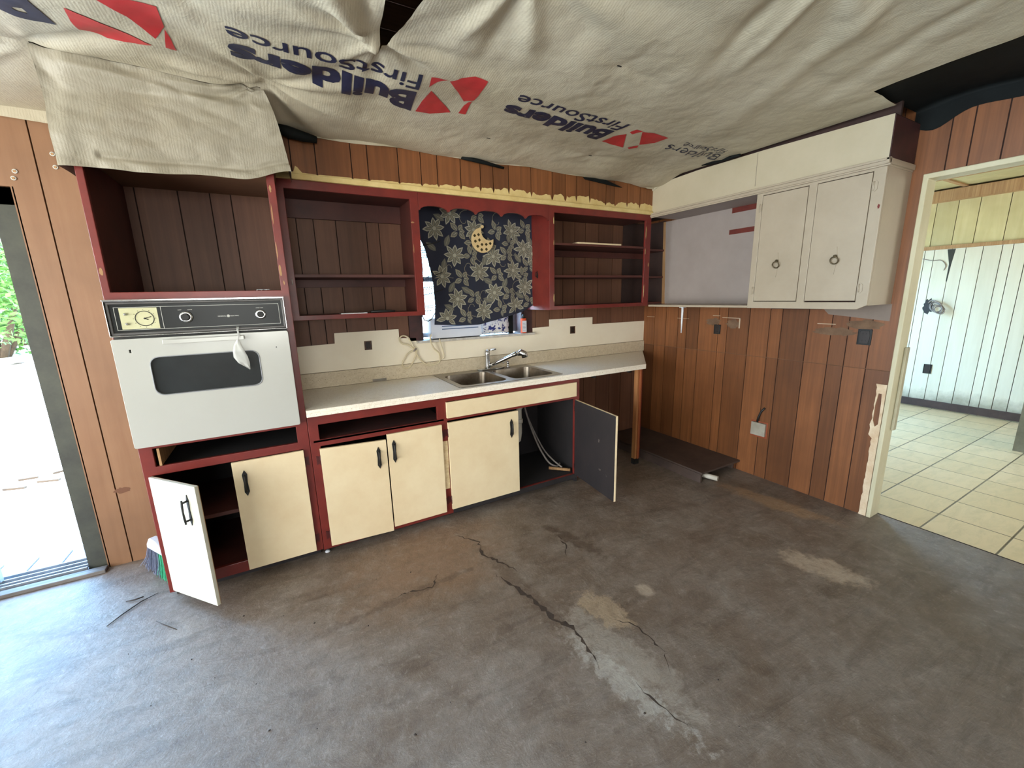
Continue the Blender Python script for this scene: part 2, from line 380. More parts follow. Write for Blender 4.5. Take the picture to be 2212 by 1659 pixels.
def tarp_mat(name='white_house_wrap', k=1.0):
    t = NT(name); c = t.coord()
    d = t.noise(c, 1.6, 5, 0.6); st = t.noise(c, 7, 6, 0.7, 0.5)
    col = t.mix(t.ramp(d, [(0.4, BW(0)), (0.7, BW(1))]), S(190 * k, 181 * k, 160 * k), S(178 * k, 168 * k, 144 * k))
    col = t.mix(t.ramp(st, [(0.56, BW(0)), (0.75, BW(0.35))]), col, S(150, 138, 114))
    wv = t.n('ShaderNodeTexWave'); wv.inputs['Scale'].default_value = 30; wv.inputs['Distortion'].default_value = 5; wv.inputs['Detail'].default_value = 3
    t.l(t.coord((1, 0.25, 0.25)), wv.inputs[0])
    n1 = t.bump(wv.outputs['Fac'], 0.12, 0.002); n2 = t.bump(t.noise(c, 14, 6, 0.65, 0.6), 0.35, 0.012, n1)
    t.l(n2, t.b.inputs['Normal']); t.l(col, t.b.inputs['Base Color']); t.b.inputs['Roughness'].default_value = 0.5
    return t.m
M['tarp'] = tarp_mat()
M['tarp_dirty_dim'] = tarp_mat('dimmed_stained_house_wrap', 0.80)  # flap's darker copy: dimmer light and dirt put into its colour
M['print_blue'] = mk('navy_print', S(26, 28, 54), S(38, 42, 68), 30, rough=0.5)
M['print_red'] = mk('red_print', S(190, 50, 52), S(176, 42, 46), 12, rough=0.5)

def laminate(name, c1, c2, speck, stain=False):
    t = NT(name); c = t.coord(); f = t.noise(c, 120, 4, 0.7); g = t.noise(c, 45, 5, 0.7)
    col = t.mix(t.ramp(g, [(0.4, BW(0)), (0.65, BW(1))]), c1, c2)
    col = t.mix(t.ramp(f, [(0.58, BW(0)), (0.66, BW(0.8))]), col, speck)
    if stain:
        for (x, y, rx, ry, st) in ((-2.98, -0.1, 0.16, 0.08, 0.85), (-2.45, -0.12, 0.14, 0.07, 0.6), (-0.95, -0.25, 0.3, 0.2, 0.3)):
            mp = t.n('ShaderNodeMapping'); mp.vector_type = 'TEXTURE'; mp.inputs['Location'].default_value = (x, y, 0.914); mp.inputs['Scale'].default_value = (rx, ry, 1)
            t.l(c, mp.inputs[0]); ln = t.n('ShaderNodeVectorMath', operation='LENGTH'); t.l(mp.outputs[0], ln.inputs[0])
            dd = t.math('ADD', ln.outputs['Value'], t.math('MULTIPLY', t.math('SUBTRACT', t.noise(c, 16, 6, 0.7), 0.5), 2.2))
            col = t.mix(t.ramp(dd, [(0.3, BW(st)), (1.0, BW(0))]), col, S(132, 100, 62))
    t.l(col, t.b.inputs['Base Color']); t.b.inputs['Roughness'].default_value = 0.32; return t.m
M['counter'] = laminate('speckled_laminate', S(244, 236, 220), S(236, 226, 208), S(180, 158, 126), True)
M['splash_strip'] = laminate('tan_speckled_laminate', S(212, 198, 172), S(198, 182, 154), S(150, 128, 100))
M['splash_board'] = mk('cream_splash_board', S(244, 234, 212), S(238, 226, 202), 4, rough=0.4, bump=0.05)
M['sill'] = mk('dirty_white_sill', S(214, 208, 200), S(170, 162, 150), 22, rough=0.5, bump=0.2)

# ---------------------------------------------------------------- the room
def planks(name, mat, F, u0, u1, v0, v1, grooves, seed=1, var=0.16, parent=None, thick=0.006, gap=0.006, backing=True):
    rnd = random.Random(seed); mb = MB(); gs = sorted([g for g in grooves if u0 < g < u1]); e = [u0] + gs + [u1]
    for a, b in zip(e, e[1:]):
        mb.tv = 1 + rnd.uniform(-var, var)
        p0 = a + (gap / 2 if a != u0 else 0); p1 = b - (gap / 2 if b != u1 else 0)
        mb.plate(rect(p0, p1, v0, v1), [], F, 0.001, thick)
    if backing:
        mb.mi = 1; mb.tv = 1; mb.plate(rect(u0, u1, v0, v1), [], F, 0.0, 0.0012)
    return mb.build(name, [mat, M['groove']], parent)
def rnd_grooves(u0, u1, seed, lo=0.09, hi=0.2):
    r = random.Random(seed); out = []; u = u0 + r.uniform(lo, hi)
    while u < u1 - 0.05: out.append(u); u += r.uniform(lo, hi)
    return out

plain = mk('plain_wall', S(120, 84, 58), rough=0.8)
# floor slab with cracks and a few chips
mb = MB(); mb.box(-6.6, 0.1, -6.6, 0.12, -0.12, 0.0)
mb.mi = 1
def crack(pts, w, seed):
    r = random.Random(seed); P = []
    for (x0, y0), (x1, y1) in zip(pts, pts[1:]):
        n = max(2, int(math.hypot(x1 - x0, y1 - y0) / 0.02))
        for k in range(n): t = k / n; P.append((x0 + (x1 - x0) * t + r.uniform(-1, 1) * 0.008, y0 + (y1 - y0) * t + r.uniform(-1, 1) * 0.008))
    prev = None
    for i, (x, y) in enumerate(P):
        d = w * r.uniform(0.1, 1.0) * math.sin(PI * (i + 0.5) / len(P))
        a, b = mb._v((x - d, y, 0.0006)), mb._v((x + d, y + d * 0.4, 0.0006))
        if prev: mb._f([prev[0], prev[1], b, a])
        prev = (a, b)
crack([(-2.47, -0.8), (-2.37, -0.95), (-2.40, -1.08), (-2.33, -1.25), (-2.28, -1.36)], 0.012, 1)
crack([(-2.42, -1.28), (-2.38, -1.42), (-2.34, -1.55), (-2.33, -1.72), (-2.28, -1.80), (-2.30, -1.95), (-2.33, -2.05)], 0.02, 2)
crack([(-1.9, -1.15), (-1.93, -1.27), (-2.0, -1.36)], 0.008, 3)
crack([(-2.08, -1.85), (-2.02, -1.95), (-2.03, -2.1), (-2.1, -2.2)], 0.007, 4)
crack([(-3.05, -1.2), (-2.9, -1.17), (-2.75, -1.2), (-2.68, -1.1)], 0.014, 5)
crack([(-2.24, -2.15), (-2.22, -2.3), (-2.2, -2.38)], 0.006, 6)
fl = struct(mb.build('floor', [M['concrete'], M['crack']]))
fl2 = struct(MB().box(0.10, 3.75, -5.0, 0.12, -0.12, 0.0).build('floor_next_room', M['tile']))
struct(MB().box(0.095, 0.101, -3.6, -2.045, -0.01, 0.002).build('trim_1', M['groove']))

# back wall: solid behind, door and sink window cut out
mb = MB()
mb.plate([(-6.6, -0.08), (0.1, -0.08), (0.1, 2.78), (-6.6, 2.78)], [rect(-6.30, -4.34, -0.05, 2.08), rect(-2.36, -1.45, 1.18, 2.10)], FY(0.0), -0.13, 0.0)
wb = struct(mb.build('wall_back', plain))
planks('panelling', M['panel_shelf'], FY(0.0), -3.95, -3.24, 1.5, 2.3, [-3.892, -3.704, -3.555, -3.453], 3, 0.08, wb)
planks('panelling', M['panel_shelf'], FY(0.0), -3.24, -2.36, 1.0, 2.2, [-3.122, -3.022, -2.887, -2.695, -2.609, -2.45], 4, 0.08, wb)
planks('panelling', M['panel_shelf'], FY(0.0), -1.45, 0.0, 0.0, 2.2, [-1.33, -1.18, -1.034, -0.904, -0.785, -0.63, -0.456, -0.306, -0.15], 5, 0.1, wb)
planks('panelling', M['panel_left'], FY(-0.03), -4.34, -3.955, 0.0, 2.45, [-4.235], 6, 0.03, wb, thick=0.02, gap=0.006)
planks('panelling', M['panel_left'], FY(-0.03), -4.345, -4.335, 0.0, 2.08, [], 6, 0.03, wb, thick=0.02, backing=False)
planks('panelling', M['panel_left'], FY(-0.03), -6.6, -4.34, 2.08, 2.45, rnd_grooves(-6.6, -4.4, 3), 6, 0.05, wb, thick=0.02)
# right wall with the open doorway
mb = MB(); mb.plate([(-6.6, -0.08), (0.1, -0.08), (0.1, 2.78), (-6.6, 2.78)], [rect(-3.35, -2.045, -0.05, 2.10)], FX(0.0), -0.09, 0.0)
wr = struct(mb.build('wall_right', plain))
GR = [-0.15, -0.291, -0.432, -0.529, -0.656, -0.85, -0.93, -1.116, -1.275, -1.363, -1.54, -1.689, -1.786, -1.91]
planks('panelling', M['panel'], FX(0.0), -2.045, 0.0, 0.0, 0.985, GR, 8, 0.22, wr)
planks('panelling', M['panel'], FX(0.0), -2.045, 0.0, 0.989, 2.5, GR, 9, 0.18, wr)
planks('panelling', M['panel'], FX(0.0), -3.35, -2.045, 2.10, 2.52, [-2.12, -2.205, -2.323, -2.45, -2.6, -2.72, -2.9], 10, 0.1, wr)
planks('panelling', M['panel'], FX(0.0), -6.6, -3.35, 0.0, 2.5, rnd_grooves(-6.6, -3.35, 12), 11, 0.1, wr)
# side and rear walls out of view; their openings are added to light the room
struct(MB().plate([(-6.6, -0.02), (0.1, -0.02), (0.1, 2.78), (-6.6, 2.78)], [rect(-5.2, -1.0, 0.1, 2.3)], lambda u, v, t: (-6.6 + t, u, v), -0.1, 0.0).build('wall_left', M['panel_left']))
struct(MB().plate([(-6.6, -0.02), (0.1, -0.02), (0.1, 2.78), (-6.6, 2.78)], [rect(-4.7, -3.1, 0.9, 2.1)], lambda u, v, t: (u, -6.6 + t, v), -0.1, 0.0).build('wall_rear', M['panel_left']))
# deck above the sheet, with joists
mb = MB(); r_ = random.Random(4)
for k in range(34):
    mb.tv = 1 + r_.uniform(-0.2, 0.2); mb.box(-6.6, 0.1, -6.6 + k * 0.2, -6.6 + k * 0.2 + 0.194, 2.78, 2.82)
cl = struct(mb.build('ceiling', wood('roof_boards', S(150, 110, 74), S(116, 80, 52), 30, 0.7, axis=0)))
for k in range(11):
    MB().box(-6.5 + k * 0.61, -6.46 + k * 0.61, -6.5, -0.02, 2.64, 2.779).build('joist', wood('joist_wood', S(140, 96, 60), S(110, 72, 44), 30, 0.7, axis=1, tint=False) if k == 0 else bpy.data.materials['joist_wood'], cl)
# boxed soffits above the wall cabinets
GS = [-3.127, -3.001, -2.81, -2.717, -2.535, -2.392, -2.284, -2.122, -1.978, -1.881, -1.759, -1.573, -1.388, -1.266, -1.162, -1.029, -0.859, -0.767, -0.626, -0.48]
so1 = struct(MB().box(-3.215, -0.33, -0.348, -0.001, 2.17, 2.50).build('wall_soffit_back', plain))
planks('panelling', M['panel'], FY(-0.348), -3.215, -0.33, 2.17, 2.47, GS, 21, 0.14, so1)
# yellow paint smeared on the panelling above the trim
mb = MB(); r_ = random.Random(9); xs = [-3.21 + 2.88 * i / 260 for i in range(261)]
def smear(x):
    n = 0.6 * noise.noise(Vector((x * 3.1, 0, 0))) + 0.4 * noise.noise(Vector((x * 11, 2, 0))) + 0.25 * noise.noise(Vector((x * 37, 5, 0)))
    b = max(0.0, min(1.0, (x + 2.75) / 1.0)); h = (0.046 * b + 0.006) * (0.8 + 1.1 * n)
    if -3.15 < x < -3.08: h += 0.035 * math.sin((x + 3.15) / 0.07 * PI)
    if min(abs(x - g) for g in GS) < 0.006: h *= 0.2
    return max(0.0, h)
pr = None
for x in xs:
    a, b = mb._v((x, -0.3553, 2.195)), mb._v((x, -0.3553, 2.2 + smear(x)))
    if pr: mb._f([pr[0], a, b, pr[1]])
    pr = (a, b)
mb.build('paint_smear', M['yellow_trim'], so1)
struct(MB().box(-3.215, -0.335, -0.372, -0.349, 2.166, 2.196).build('trim_2', M['yellow_trim'], bevel=0.003))
struct(MB().box(-3.985, -3.216, -0.61, -0.001, 2.13, 2.50).build('wall_soffit_oven', plain))
mb = MB(); mb.plate([(-1.985, 2.18), (-0.0, 2.18), (-0.0, 2.40), (-0.8, 2.42), (-1.3, 2.415), (-1.985, 2.395)], [], FX(-0.001), 0.0, 0.328)
so2 = mb.build('wall_soffit_right', M['groove']); struct(so2)
MB().plate([(-1.985, 2.18), (-0.35, 2.18), (-0.35, 2.405), (-0.8, 2.42), (-1.3, 2.415), (-1.985, 2.395)], [], FX(-0.329), 0.0, 0.001).build('painted_board', M['white_paint'], so2)
MB().plate(rect(-0.325, -0.008, 2.182, 2.39), [], FY(-1.985), 0.0, 0.003).build('shaded_end_panel', M['dark_red'], so2)  # dark red puts the shade on the soffit's end into the colour
MB().box(-0.3305, -0.3293, -1.262, -1.259, 2.2, 2.41).build('board_seam', M['seam'], so2)
# crown strip under the white soffit
mb = MB()
for (d0, d1, z0, z1) in ((0.0, 0.012, 2.142, 2.182), (0.012, 0.02, 2.150, 2.178), (0.02, 0.03, 2.166, 2.178)):
    mb.box(-0.329 - d1, -0.329 - d0, -2.0, -0.34, z0, z1)
mb.box(-0.359, -0.02, -2.0, -1.986, 2.150, 2.178); mb.box(-0.34, -0.01, -1.99, -1.978, 2.142, 2.182)
struct(mb.build('trim_3', M['white_cab'], bevel=0.002))
# doorway lining and casing
lin = mk('cream_door_lining', S(206, 198, 168), S(186, 176, 142), 5, stretch=(1, 1, 0.4), rough=0.5, bump=0.2, chips=S(120, 92, 58), chip_t=0.72, chip_s=8)
mb = MB(); mb.plate([(-3.35, 0.001), (-3.33, 0.001), (-3.33, 2.09), (-2.064, 2.09), (-2.064, 0.001), (-2.04, 0.001), (-2.04, 2.118), (-3.35, 2.118)], [], FX(0.0), -0.095, 0.022)
dr = struct(mb.build('door_1', lin, bevel=0.004))
MB().box(0.06, 0.098, -2.080, -2.064, 0.60, 1.135).build('patch_board', mk('grey_cream_board', S(176, 168, 140), S(150, 140, 112), 6, rough=0.6), dr, bevel=0.004)
# torn casing strip beside the doorway
mb = MB(); r_ = random.Random(5); L = [(-2.036, 0.0), (-1.995, 0.0)]
for k in range(1, 40):
    z = 0.9 * k / 40; L.append((-2.000 + 0.003 * r_.uniform(-1, 1) + (0.018 if 0.55 < z < 0.66 else 0) + (0.012 if z > 0.66 else 0), z))
L += [(-1.98, 0.90), (-2.036, 0.90)]
hole = [(-2.022, 0.64), (-2.006, 0.62), (-1.993, 0.66), (-1.992, 0.76), (-2.0, 0.84), (-2.016, 0.84), (-2.02, 0.78)]
mb.plate(L, [hole], FX(0.0), 0.0062, 0.014)
struct(mb.build('trim_4', mk('torn_cream_trim', S(222, 202, 172), S(200, 170, 136), 20, rough=0.7, bump=0.3)))

# next room
GW = rnd_grooves(-5.0, 0.0, 31, 0.1, 0.16)
GW = [g for g in GW if not -1.85 < g < -1.0] + [-1.06, -1.21, -1.323, -1.46, -1.604, -1.683, -1.784]
nw = struct(MB().box(3.72, 3.8, -5.0, 0.12, -0.02, 2.9).build('wall_next_room_far', plain))
planks('panelling', M['white_wall'], FX(3.72), -5.0, 0.0, 0.0, 1.93, GW, 41, 0.02, nw, thick=0.012, gap=0.006)
planks('panelling', M['cream_plank'], FX(3.72), -5.0, 0.0, 1.965, 2.46, rnd_grooves(-5, 0, 77, 0.16, 0.24), 42, 0.05, nw, thick=0.014, gap=0.006)
struct(MB().box(3.68, 3.72, -5.0, 0.0, 1.925, 1.965).build('trim_5', M['raw_edge']))
struct(MB().box(3.60, 3.72, -5.0, 0.0, 2.46, 2.58).build('trim_6', M['raw_edge']))
struct(MB().box(3.69, 3.708, -5.0, 0.0, 0.012, 0.10).build('baseboard_next_room', mk('dark_baseboard', S(70, 52, 46), S(50, 36, 32), 9, rough=0.5)))
mb = MB(); mb.plate([(0.1, -0.02), (3.8, -0.02), (3.8, 2.9), (0.1, 2.9)], [rect(1.65, 2.95, 0.35, 2.15)], FY(0.0), -0.12, 0.0)
struct(mb.build('wall_next_room_back', M['white_wall']))
struct(MB().plate([(0.1, -0.02), (3.8, -0.02), (3.8, 2.9), (0.1, 2.9)], [rect(1.6, 3.2, 0.8, 2.0)], lambda u, v, t: (u, -5.0 + t, v), -0.1, 0.0).build('wall_next_room_front', M['white_wall']))
struct(MB().box(0.09, 0.101, -5.0, 0.0, 2.12, 2.9).box(0.09, 0.101, -2.04, 0.0, 0.0, 2.2).box(0.09, 0.101, -5.0, -3.36, 0.0, 2.2).build('wall_next_room_near', M['white_wall']))
mb = MB()
for k in range(4): mb.tv = 1 - 0.05 * (k % 2); mb.box(0.1 + k * 0.93, 0.1 + k * 0.93 + 0.92, -5.0, 0.12, 2.60, 2.64)
c2 = struct(mb.build('ceiling_next_room', M['cream_plank']))
for y in (-0.6, -1.25, -1.9, -2.55, -3.2): MB().box(0.1, 3.7, y - 0.02, y + 0.02, 2.585, 2.60).build('batten', M['raw_edge'], c2)
for x in (1.9, 2.95): MB().box(x - 0.02, x + 0.02, -4.9, 0.0, 2.583, 2.60).build('batten', M['raw_edge'], c2)
struct(MB().box(2.46, 2.9, -2.75, -2.20, 0.0, 2.6).build('wall_next_room_post', mk('grey_post', S(120, 116, 98), S(90, 86, 70), 5, rough=0.7)))

# sliding glass door: dark lining, track, frame, the closed leaf at the left edge
mb = MB(); mb.box(-4.435, -4.338, -0.02, 0.128, 0.0, 2.08); mb.box(-6.30, -4.34, -0.02, 0.128, 2.0, 2.08); mb.box(-6.3, -6.28, -0.048, 0.128, 0, 2.08)
d2 = struct(mb.build('door_2', M['jamb']))
mb = MB(); mb.box(-6.28, -4.436, -0.05, 0.125, 0.0, 0.012)
for y in (-0.035, 0.0, 0.045, 0.09): mb.box(-6.28, -4.436, y - 0.004, y + 0.004, 0.012, 0.03)
mb.build('track', M['alu'], d2)
MB().box(-6.30, -4.34, -0.11, -0.055, 0.0, 0.022).build('threshold', mk('worn_threshold', S(120, 112, 106), S(70, 62, 56), 8, stretch=(0.4, 6, 1), rough=0.7), d2, bevel=0.004)
mb = MB(); F = FY(0.02); mb.plate(rect(-6.27, -4.80, 0.03, 2.05), [rect(-6.21, -4.86, 0.12, 1.98)], F, -0.035, 0.0)
lf = mb.build('sliding_leaf', M['alu'], d2, bevel=0.003)
MB().plate(rect(-6.21, -4.86, 0.12, 1.98), [], F, -0.020, -0.014).build('pane', M['glass'], lf)
# sink window: lining, frame, pane, sill
mb = MB(); mb.box(-2.36, -2.342, -0.0, 0.128, 1.18, 2.10); mb.box(-1.468, -1.45, -0.0, 0.128, 1.18, 2.10); mb.box(-2.36, -1.45, 0.0, 0.128, 2.082, 2.10)
w1 = struct(mb.build('window_1', M['dark_red']))
mb = MB(); mb.plate(rect(-2.342, -1.468, 1.20, 2.082), [rect(-2.312, -1.498, 1.235, 1.63), rect(-2.312, -1.498, 1.665, 2.05)], FY(0.10), -0.02, 0.0)
wf = mb.build('window_frame', M['alu'], w1)
MB().plate(rect(-2.312, -1.498, 1.235, 2.05), [], FY(0.10), -0.014, -0.010).build('pane', M['glass'], wf)
struct(MB().box(-2.40, -1.36, -0.05, -0.0005, 1.172, 1.190).box(-2.342, -1.468, -0.001, 0.10, 1.172, 1.190).build('window_1_sill', M['sill'], bevel=0.004))
mb = MB(); mb.box(-2.45, -2.36, -0.012, -0.0005, 1.19, 2.15); mb.box(-1.45, -1.37, -0.012, -0.0005, 1.19, 2.15); mb.box(-2.45, -1.37, -0.012, -0.0005, 2.10, 2.15)
struct(mb.build('trim_7', M['dark_red']))
# ---------------------------------------------------------------- cabinets
def pull_plate(mb, x, z0, z1, y, w=0.012):
    """black ornamental plate with a bar, on a face at y looking to -y"""
    zc = (z0 + z1) / 2; h = (z1 - z0) / 2
    pts = [(x, z1), (x + w * 0.5, z1 - 0.012), (x + w, z1 - 0.024), (x + w * 0.75, zc), (x + w, z0 + 0.024), (x + w * 0.5, z0 + 0.012), (x, z0), (x - w * 0.5, z0 + 0.012), (x - w, z0 + 0.024), (x - w * 0.75, zc), (x - w, z1 - 0.024), (x - w * 0.5, z1 - 0.012)]
    mb.plate(pts[::-1], [], FY(y), 0.0, 0.004)
    mb.tube([(x, y - 0.003, z1 - 0.03), (x, y - 0.022, z1 - 0.032), (x, y - 0.024, zc), (x, y - 0.022, z0 + 0.032), (x, y - 0.003, z0 + 0.03)], 0.005, 8)

def cab_door(parent, hinge, ang, sgn, w, z0, z1, mats, handle=None, hinges=True, name='door', bail=False, edge=True, sag=0.0):
    """door hung at hinge (x, y); sgn = direction it extends when shut; front looks to -y when shut"""
    Mx = Matrix.Translation((hinge[0], hinge[1], 0)) @ Matrix.Rotation(ang, 4, 'Z')
    front, back = mats
    mb = MB(); mb.M = Mx
    x0, x1 = (0.0, sgn * w)
    a, b = min(x0, x1), max(x0, x1)
    def zs(x, z): return z - sag * abs(x) / w
    P = [(a, zs(a, z0)), (b, zs(b, z0)), (b, zs(b, z1)), (a, zs(a, z1))]
    mb.plate(P, [], FY(0.0), 0.003, 0.019)
    mb.mi = 1; mb.plate([(a + 0.001, zs(a, z0) + 0.001), (b - 0.001, zs(b, z0) + 0.001), (b - 0.001, zs(b, z1) - 0.001), (a + 0.001, zs(a, z1) - 0.001)], [], FY(0.0), 0.0, 0.0035)
    d = mb.build(name, [front, back], parent, bevel=0.0015)
    if handle:
        hx, h0, h1 = handle; mb = MB(); mb.M = Mx
        if bail:
            mb.plate([(hx, h1), (hx - 0.008, h1 - 0.03), (hx - 0.004, (h0 + h1) / 2), (hx - 0.008, h0 + 0.03), (hx, h0), (hx + 0.008, h0 + 0.03), (hx + 0.004, (h0 + h1) / 2), (hx + 0.008, h1 - 0.03)], [], FY(-0.019), 0.0, 0.004)
            mb.tube([(hx, -0.02, h1 - 0.03), (hx, -0.045, h1 - 0.032)], 0.005, 8); mb.tube([(hx, -0.02, h0 + 0.03), (hx, -0.045, h0 + 0.032)], 0.005, 8)
            mb.tube([(hx, -0.045, h1 - 0.018), (hx, -0.047, h1 - 0.05), (hx, -0.048, (h0 + h1) / 2), (hx, -0.047, h0 + 0.05), (hx, -0.045, h0 + 0.018)], [0.004, 0.005, 0.004, 0.005, 0.004], 8)
        else: pull_plate(mb, hx, h0, h1, -0.019)
        mb.build('handle', M['black'], d)
    if hinges:
        for zz in (z1 - 0.07, z0 + 0.07):
            mb = MB(); mb.M = Mx
            mb.tube([(0, -0.012, zz - 0.028), (0, -0.012, zz + 0.028)], 0.005, 8)
            mb.plate([(-sgn * 0.003, zz - 0.02), (-sgn * 0.022, zz - 0.027), (-sgn * 0.022, zz + 0.027), (-sgn * 0.003, zz + 0.02)][::sgn], [], FY(0.001), 0.0, 0.003)
            mb.build('hinge', M['hinge'], d)
    return d
YF = -0.608   # front of base cabinets
# --- oven cabinet
t = thing('oven_cabinet', 'tall dark red oven cabinet with an empty top niche and one lower door hanging open', 'cabinet', (-3.59, -0.31, 0))
mb = MB(); holes = [rect(-3.925, -3.262, 1.562, 2.112), rect(-3.925, -3.28, 0.86, 1.50), rect(-3.90, -3.283, 0.733, 0.826), rect(-3.925, -3.262, 0.115, 0.69)]
mb.plate([(-3.952, 0.052), (-3.226, 0.052), (-3.226, 2.128), (-3.952, 2.128)], holes, FY(YF), -0.02, 0.0)
mb.build('face_frame', M['red'], t, bevel=0.002)
MB().box(-3.952, -3.934, YF + 0.02, -0.008, 0.052, 2.128).build('side_panel', M['red_in'], t)
MB().box(-3.244, -3.226, YF + 0.02, -0.01, 0.052, 2.128).build('side_panel', M['red_in'], t)
MB().box(-3.93, -3.245, YF + 0.02, -0.012, 1.535, 1.552).build('shelf', M['red_in'], t)
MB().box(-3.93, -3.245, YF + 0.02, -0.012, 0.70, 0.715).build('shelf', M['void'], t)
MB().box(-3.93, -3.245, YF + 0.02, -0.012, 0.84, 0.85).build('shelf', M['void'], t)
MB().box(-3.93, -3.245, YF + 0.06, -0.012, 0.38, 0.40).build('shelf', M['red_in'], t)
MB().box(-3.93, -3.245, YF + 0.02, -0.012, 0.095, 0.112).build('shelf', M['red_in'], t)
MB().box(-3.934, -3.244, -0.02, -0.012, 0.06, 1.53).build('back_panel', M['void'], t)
MB().box(-3.94, -3.24, YF + 0.06, YF + 0.075, 0.0, 0.09).build('toe_kick', M['void'], t)
MB().box(-3.885, -3.875, YF - 0.0, YF + 0.4, 0.735, 0.823).build('runner_block', M['raw_edge'], t)
cab_door(t, (-3.918, YF - 0.004), math.radians(-50), 1, 0.333, 0.07, 0.692, (M['cream_bright'], M['raw_edge']), (0.268, 0.49, 0.645), bail=True)
cab_door(t, (-3.262, YF - 0.001), 0.0, -1, 0.338, 0.065, 0.689, (M['cream'], M['raw_edge']), (-0.288, 0.495, 0.641))
# --- wall oven
t = thing('wall_oven', 'white built-in wall oven with black control panel and chrome trim', 'oven', (-3.6, -0.6, 0.84))
MB().box(-3.92, -3.285, YF + 0.0, -0.08, 0.862, 1.498).build('oven_body', M['black'], t)
F = FY(YF)
MB().plate(rect(-3.953, -3.258, 1.366, 1.524), [rect(-3.9495, -3.2615, 1.3705, 1.5195)], F, 0.0, 0.026).build('chrome_trim', M['chrome'], t, bevel=0.002)
MB().plate(rect(-3.9495, -3.2615, 1.3705, 1.5195), [rect(-3.938, -3.272, 1.384, 1.508)], F, 0.0, 0.018).build('bezel', mk('dark_steel_bezel', S(90, 88, 86), S(70, 68, 68), 9, rough=0.4, metal=0.5), t, bevel=0.003)
MB().box(-3.955, -3.256, YF - 0.03, YF, 1.522, 1.530).build('top_trim', M['chrome'], t, bevel=0.002)
cp = MB().plate(rect(-3.938, -3.272, 1.384, 1.508), [], F, 0.002, 0.012).build('control_panel', M['black_glass'], t)
mb = MB(); mb.plate(rect(-3.925, -3.285, 1.394, 1.496), [rect(-3.9235, -3.2865, 1.3955, 1.4945)], F, 0.012, 0.0128); mb.plate(rect(-3.762, -3.7605, 1.3955, 1.4945), [], F, 0.012, 0.0128)
mb.build('panel_line', M['print_white'], cp)
ck = MB().plate(rect(-3.908, -3.775, 1.398, 1.492), [], F, 0.012, 0.014).build('clock', M['clock_face'], cp)
mb = MB(); c = (-3.824, YF - 0.0145, 1.444); mb.torus(c, (0, 1, 0), 0.033, 0.0016, 32, 6); mb.tube([c, (-3.800, YF - 0.0155, 1.452)], 0.0016, 6); mb.tube([c, (-3.812, YF - 0.0155, 1.438)], 0.002, 6); mb.lathe([(0.004, 0), (0.003, 0.004)], c, (0, -1, 0), 10)
for k in range(12):
    a = k * PI / 6; mb.tube([(c[0] + 0.038 * math.cos(a), c[1], c[2] + 0.038 * math.sin(a)), (c[0] + 0.041 * math.cos(a), c[1], c[2] + 0.041 * math.sin(a))], 0.0009, 4)
mb.build('clock_hands', M['black'], ck)
for z in (1.465, 1.422): MB().lathe([(0.006, 0), (0.006, 0.008), (0.003, 0.012)], (-3.888, YF - 0.013, z), (0, -1, 0), 14).build('clock_button', M['chrome'], ck)
for x, r in ((-3.672, 0.027), (-3.369, 0.024)):
    k = MB().lathe([(r, 0.0), (r, 0.006), (r * 0.9, 0.012), (r * 0.72, 0.013)], (x, YF - 0.012, 1.444), (0, -1, 0), 36).build('knob', M['chrome'], cp)
    MB().lathe([(r * 0.66, 0.0), (r * 0.62, 0.022), (r * 0.55, 0.025)], (x, YF - 0.024, 1.444), (0, -1, 0), 30).build('knob_cap', M['black'], k)
    mb = MB(); mb.plate(rect(x - 0.0012, x + 0.0012, 1.452, 1.459), [], FY(YF - 0.049), 0.0, 0.001)
    for q in range(14):
        a = q * 2 * PI / 14; mb.tube([(x + r * 0.8 * math.cos(a), YF - 0.0252, 1.444 + r * 0.8 * math.sin(a)), (x + r * 0.88 * math.cos(a), YF - 0.0245, 1.444 + r * 0.88 * math.sin(a))], 0.0007, 4)
    mb.build('knob_marks', M['black'], k)
mb = MB(); put_text(mb, 'GENERAL', F, -3.549, -3.515, 1.4395, 0.005, 0.01, 0.0125); put_text(mb, 'ELECTRIC', F, -3.497, -3.462, 1.4395, 0.005, 0.01, 0.0125)
mb.torus((-3.506, YF - 0.0125, 1.442), (0, 1, 0), 0.0058, 0.0009, 24, 6)
mb.lathe([(0.0045, 0), (0.004, 0.0008)], (-3.506, YF - 0.012, 1.442), (0, -1, 0), 16)
mb.build('brand_lettering', M['print_white'], cp); mb = MB(); put_text(mb, 'OFF', F, -3.70, -3.686, 1.4755, 0.0035, 0.01, 0.0125); put_text(mb, 'BAKE', F, -3.662, -3.645, 1.4755, 0.0035, 0.01, 0.0125); put_text(mb, 'OVEN TEMP', F, -3.386, -3.354, 1.4745, 0.0035, 0.01, 0.0125)
mb.build('panel_lettering', M['print_white'], cp)
dr_ = None
mb = MB(); W = rrect(-3.832, -3.404, 1.089, 1.265, 0.035)
mb.plate(rrect(-3.953, -3.258, 0.845, 1.356, 0.01, 3), [W, rect(-3.897, -3.890, 1.293, 1.308)], F, 0.004, 0.034)
dr_ = mb.build('oven_door', M['oven_white'], t, bevel=0.004)
MB().plate(rrect(-3.836, -3.400, 1.085, 1.269, 0.037), [rrect(-3.832, -3.404, 1.089, 1.265, 0.035)], F, 0.028, 0.036).build('window_trim', M['alu'], dr_, bevel=0.001)
MB().plate(rrect(-3.835, -3.401, 1.086, 1.268, 0.035), [], F, 0.012, 0.024).build('oven_window', M['oven_glass'], dr_)
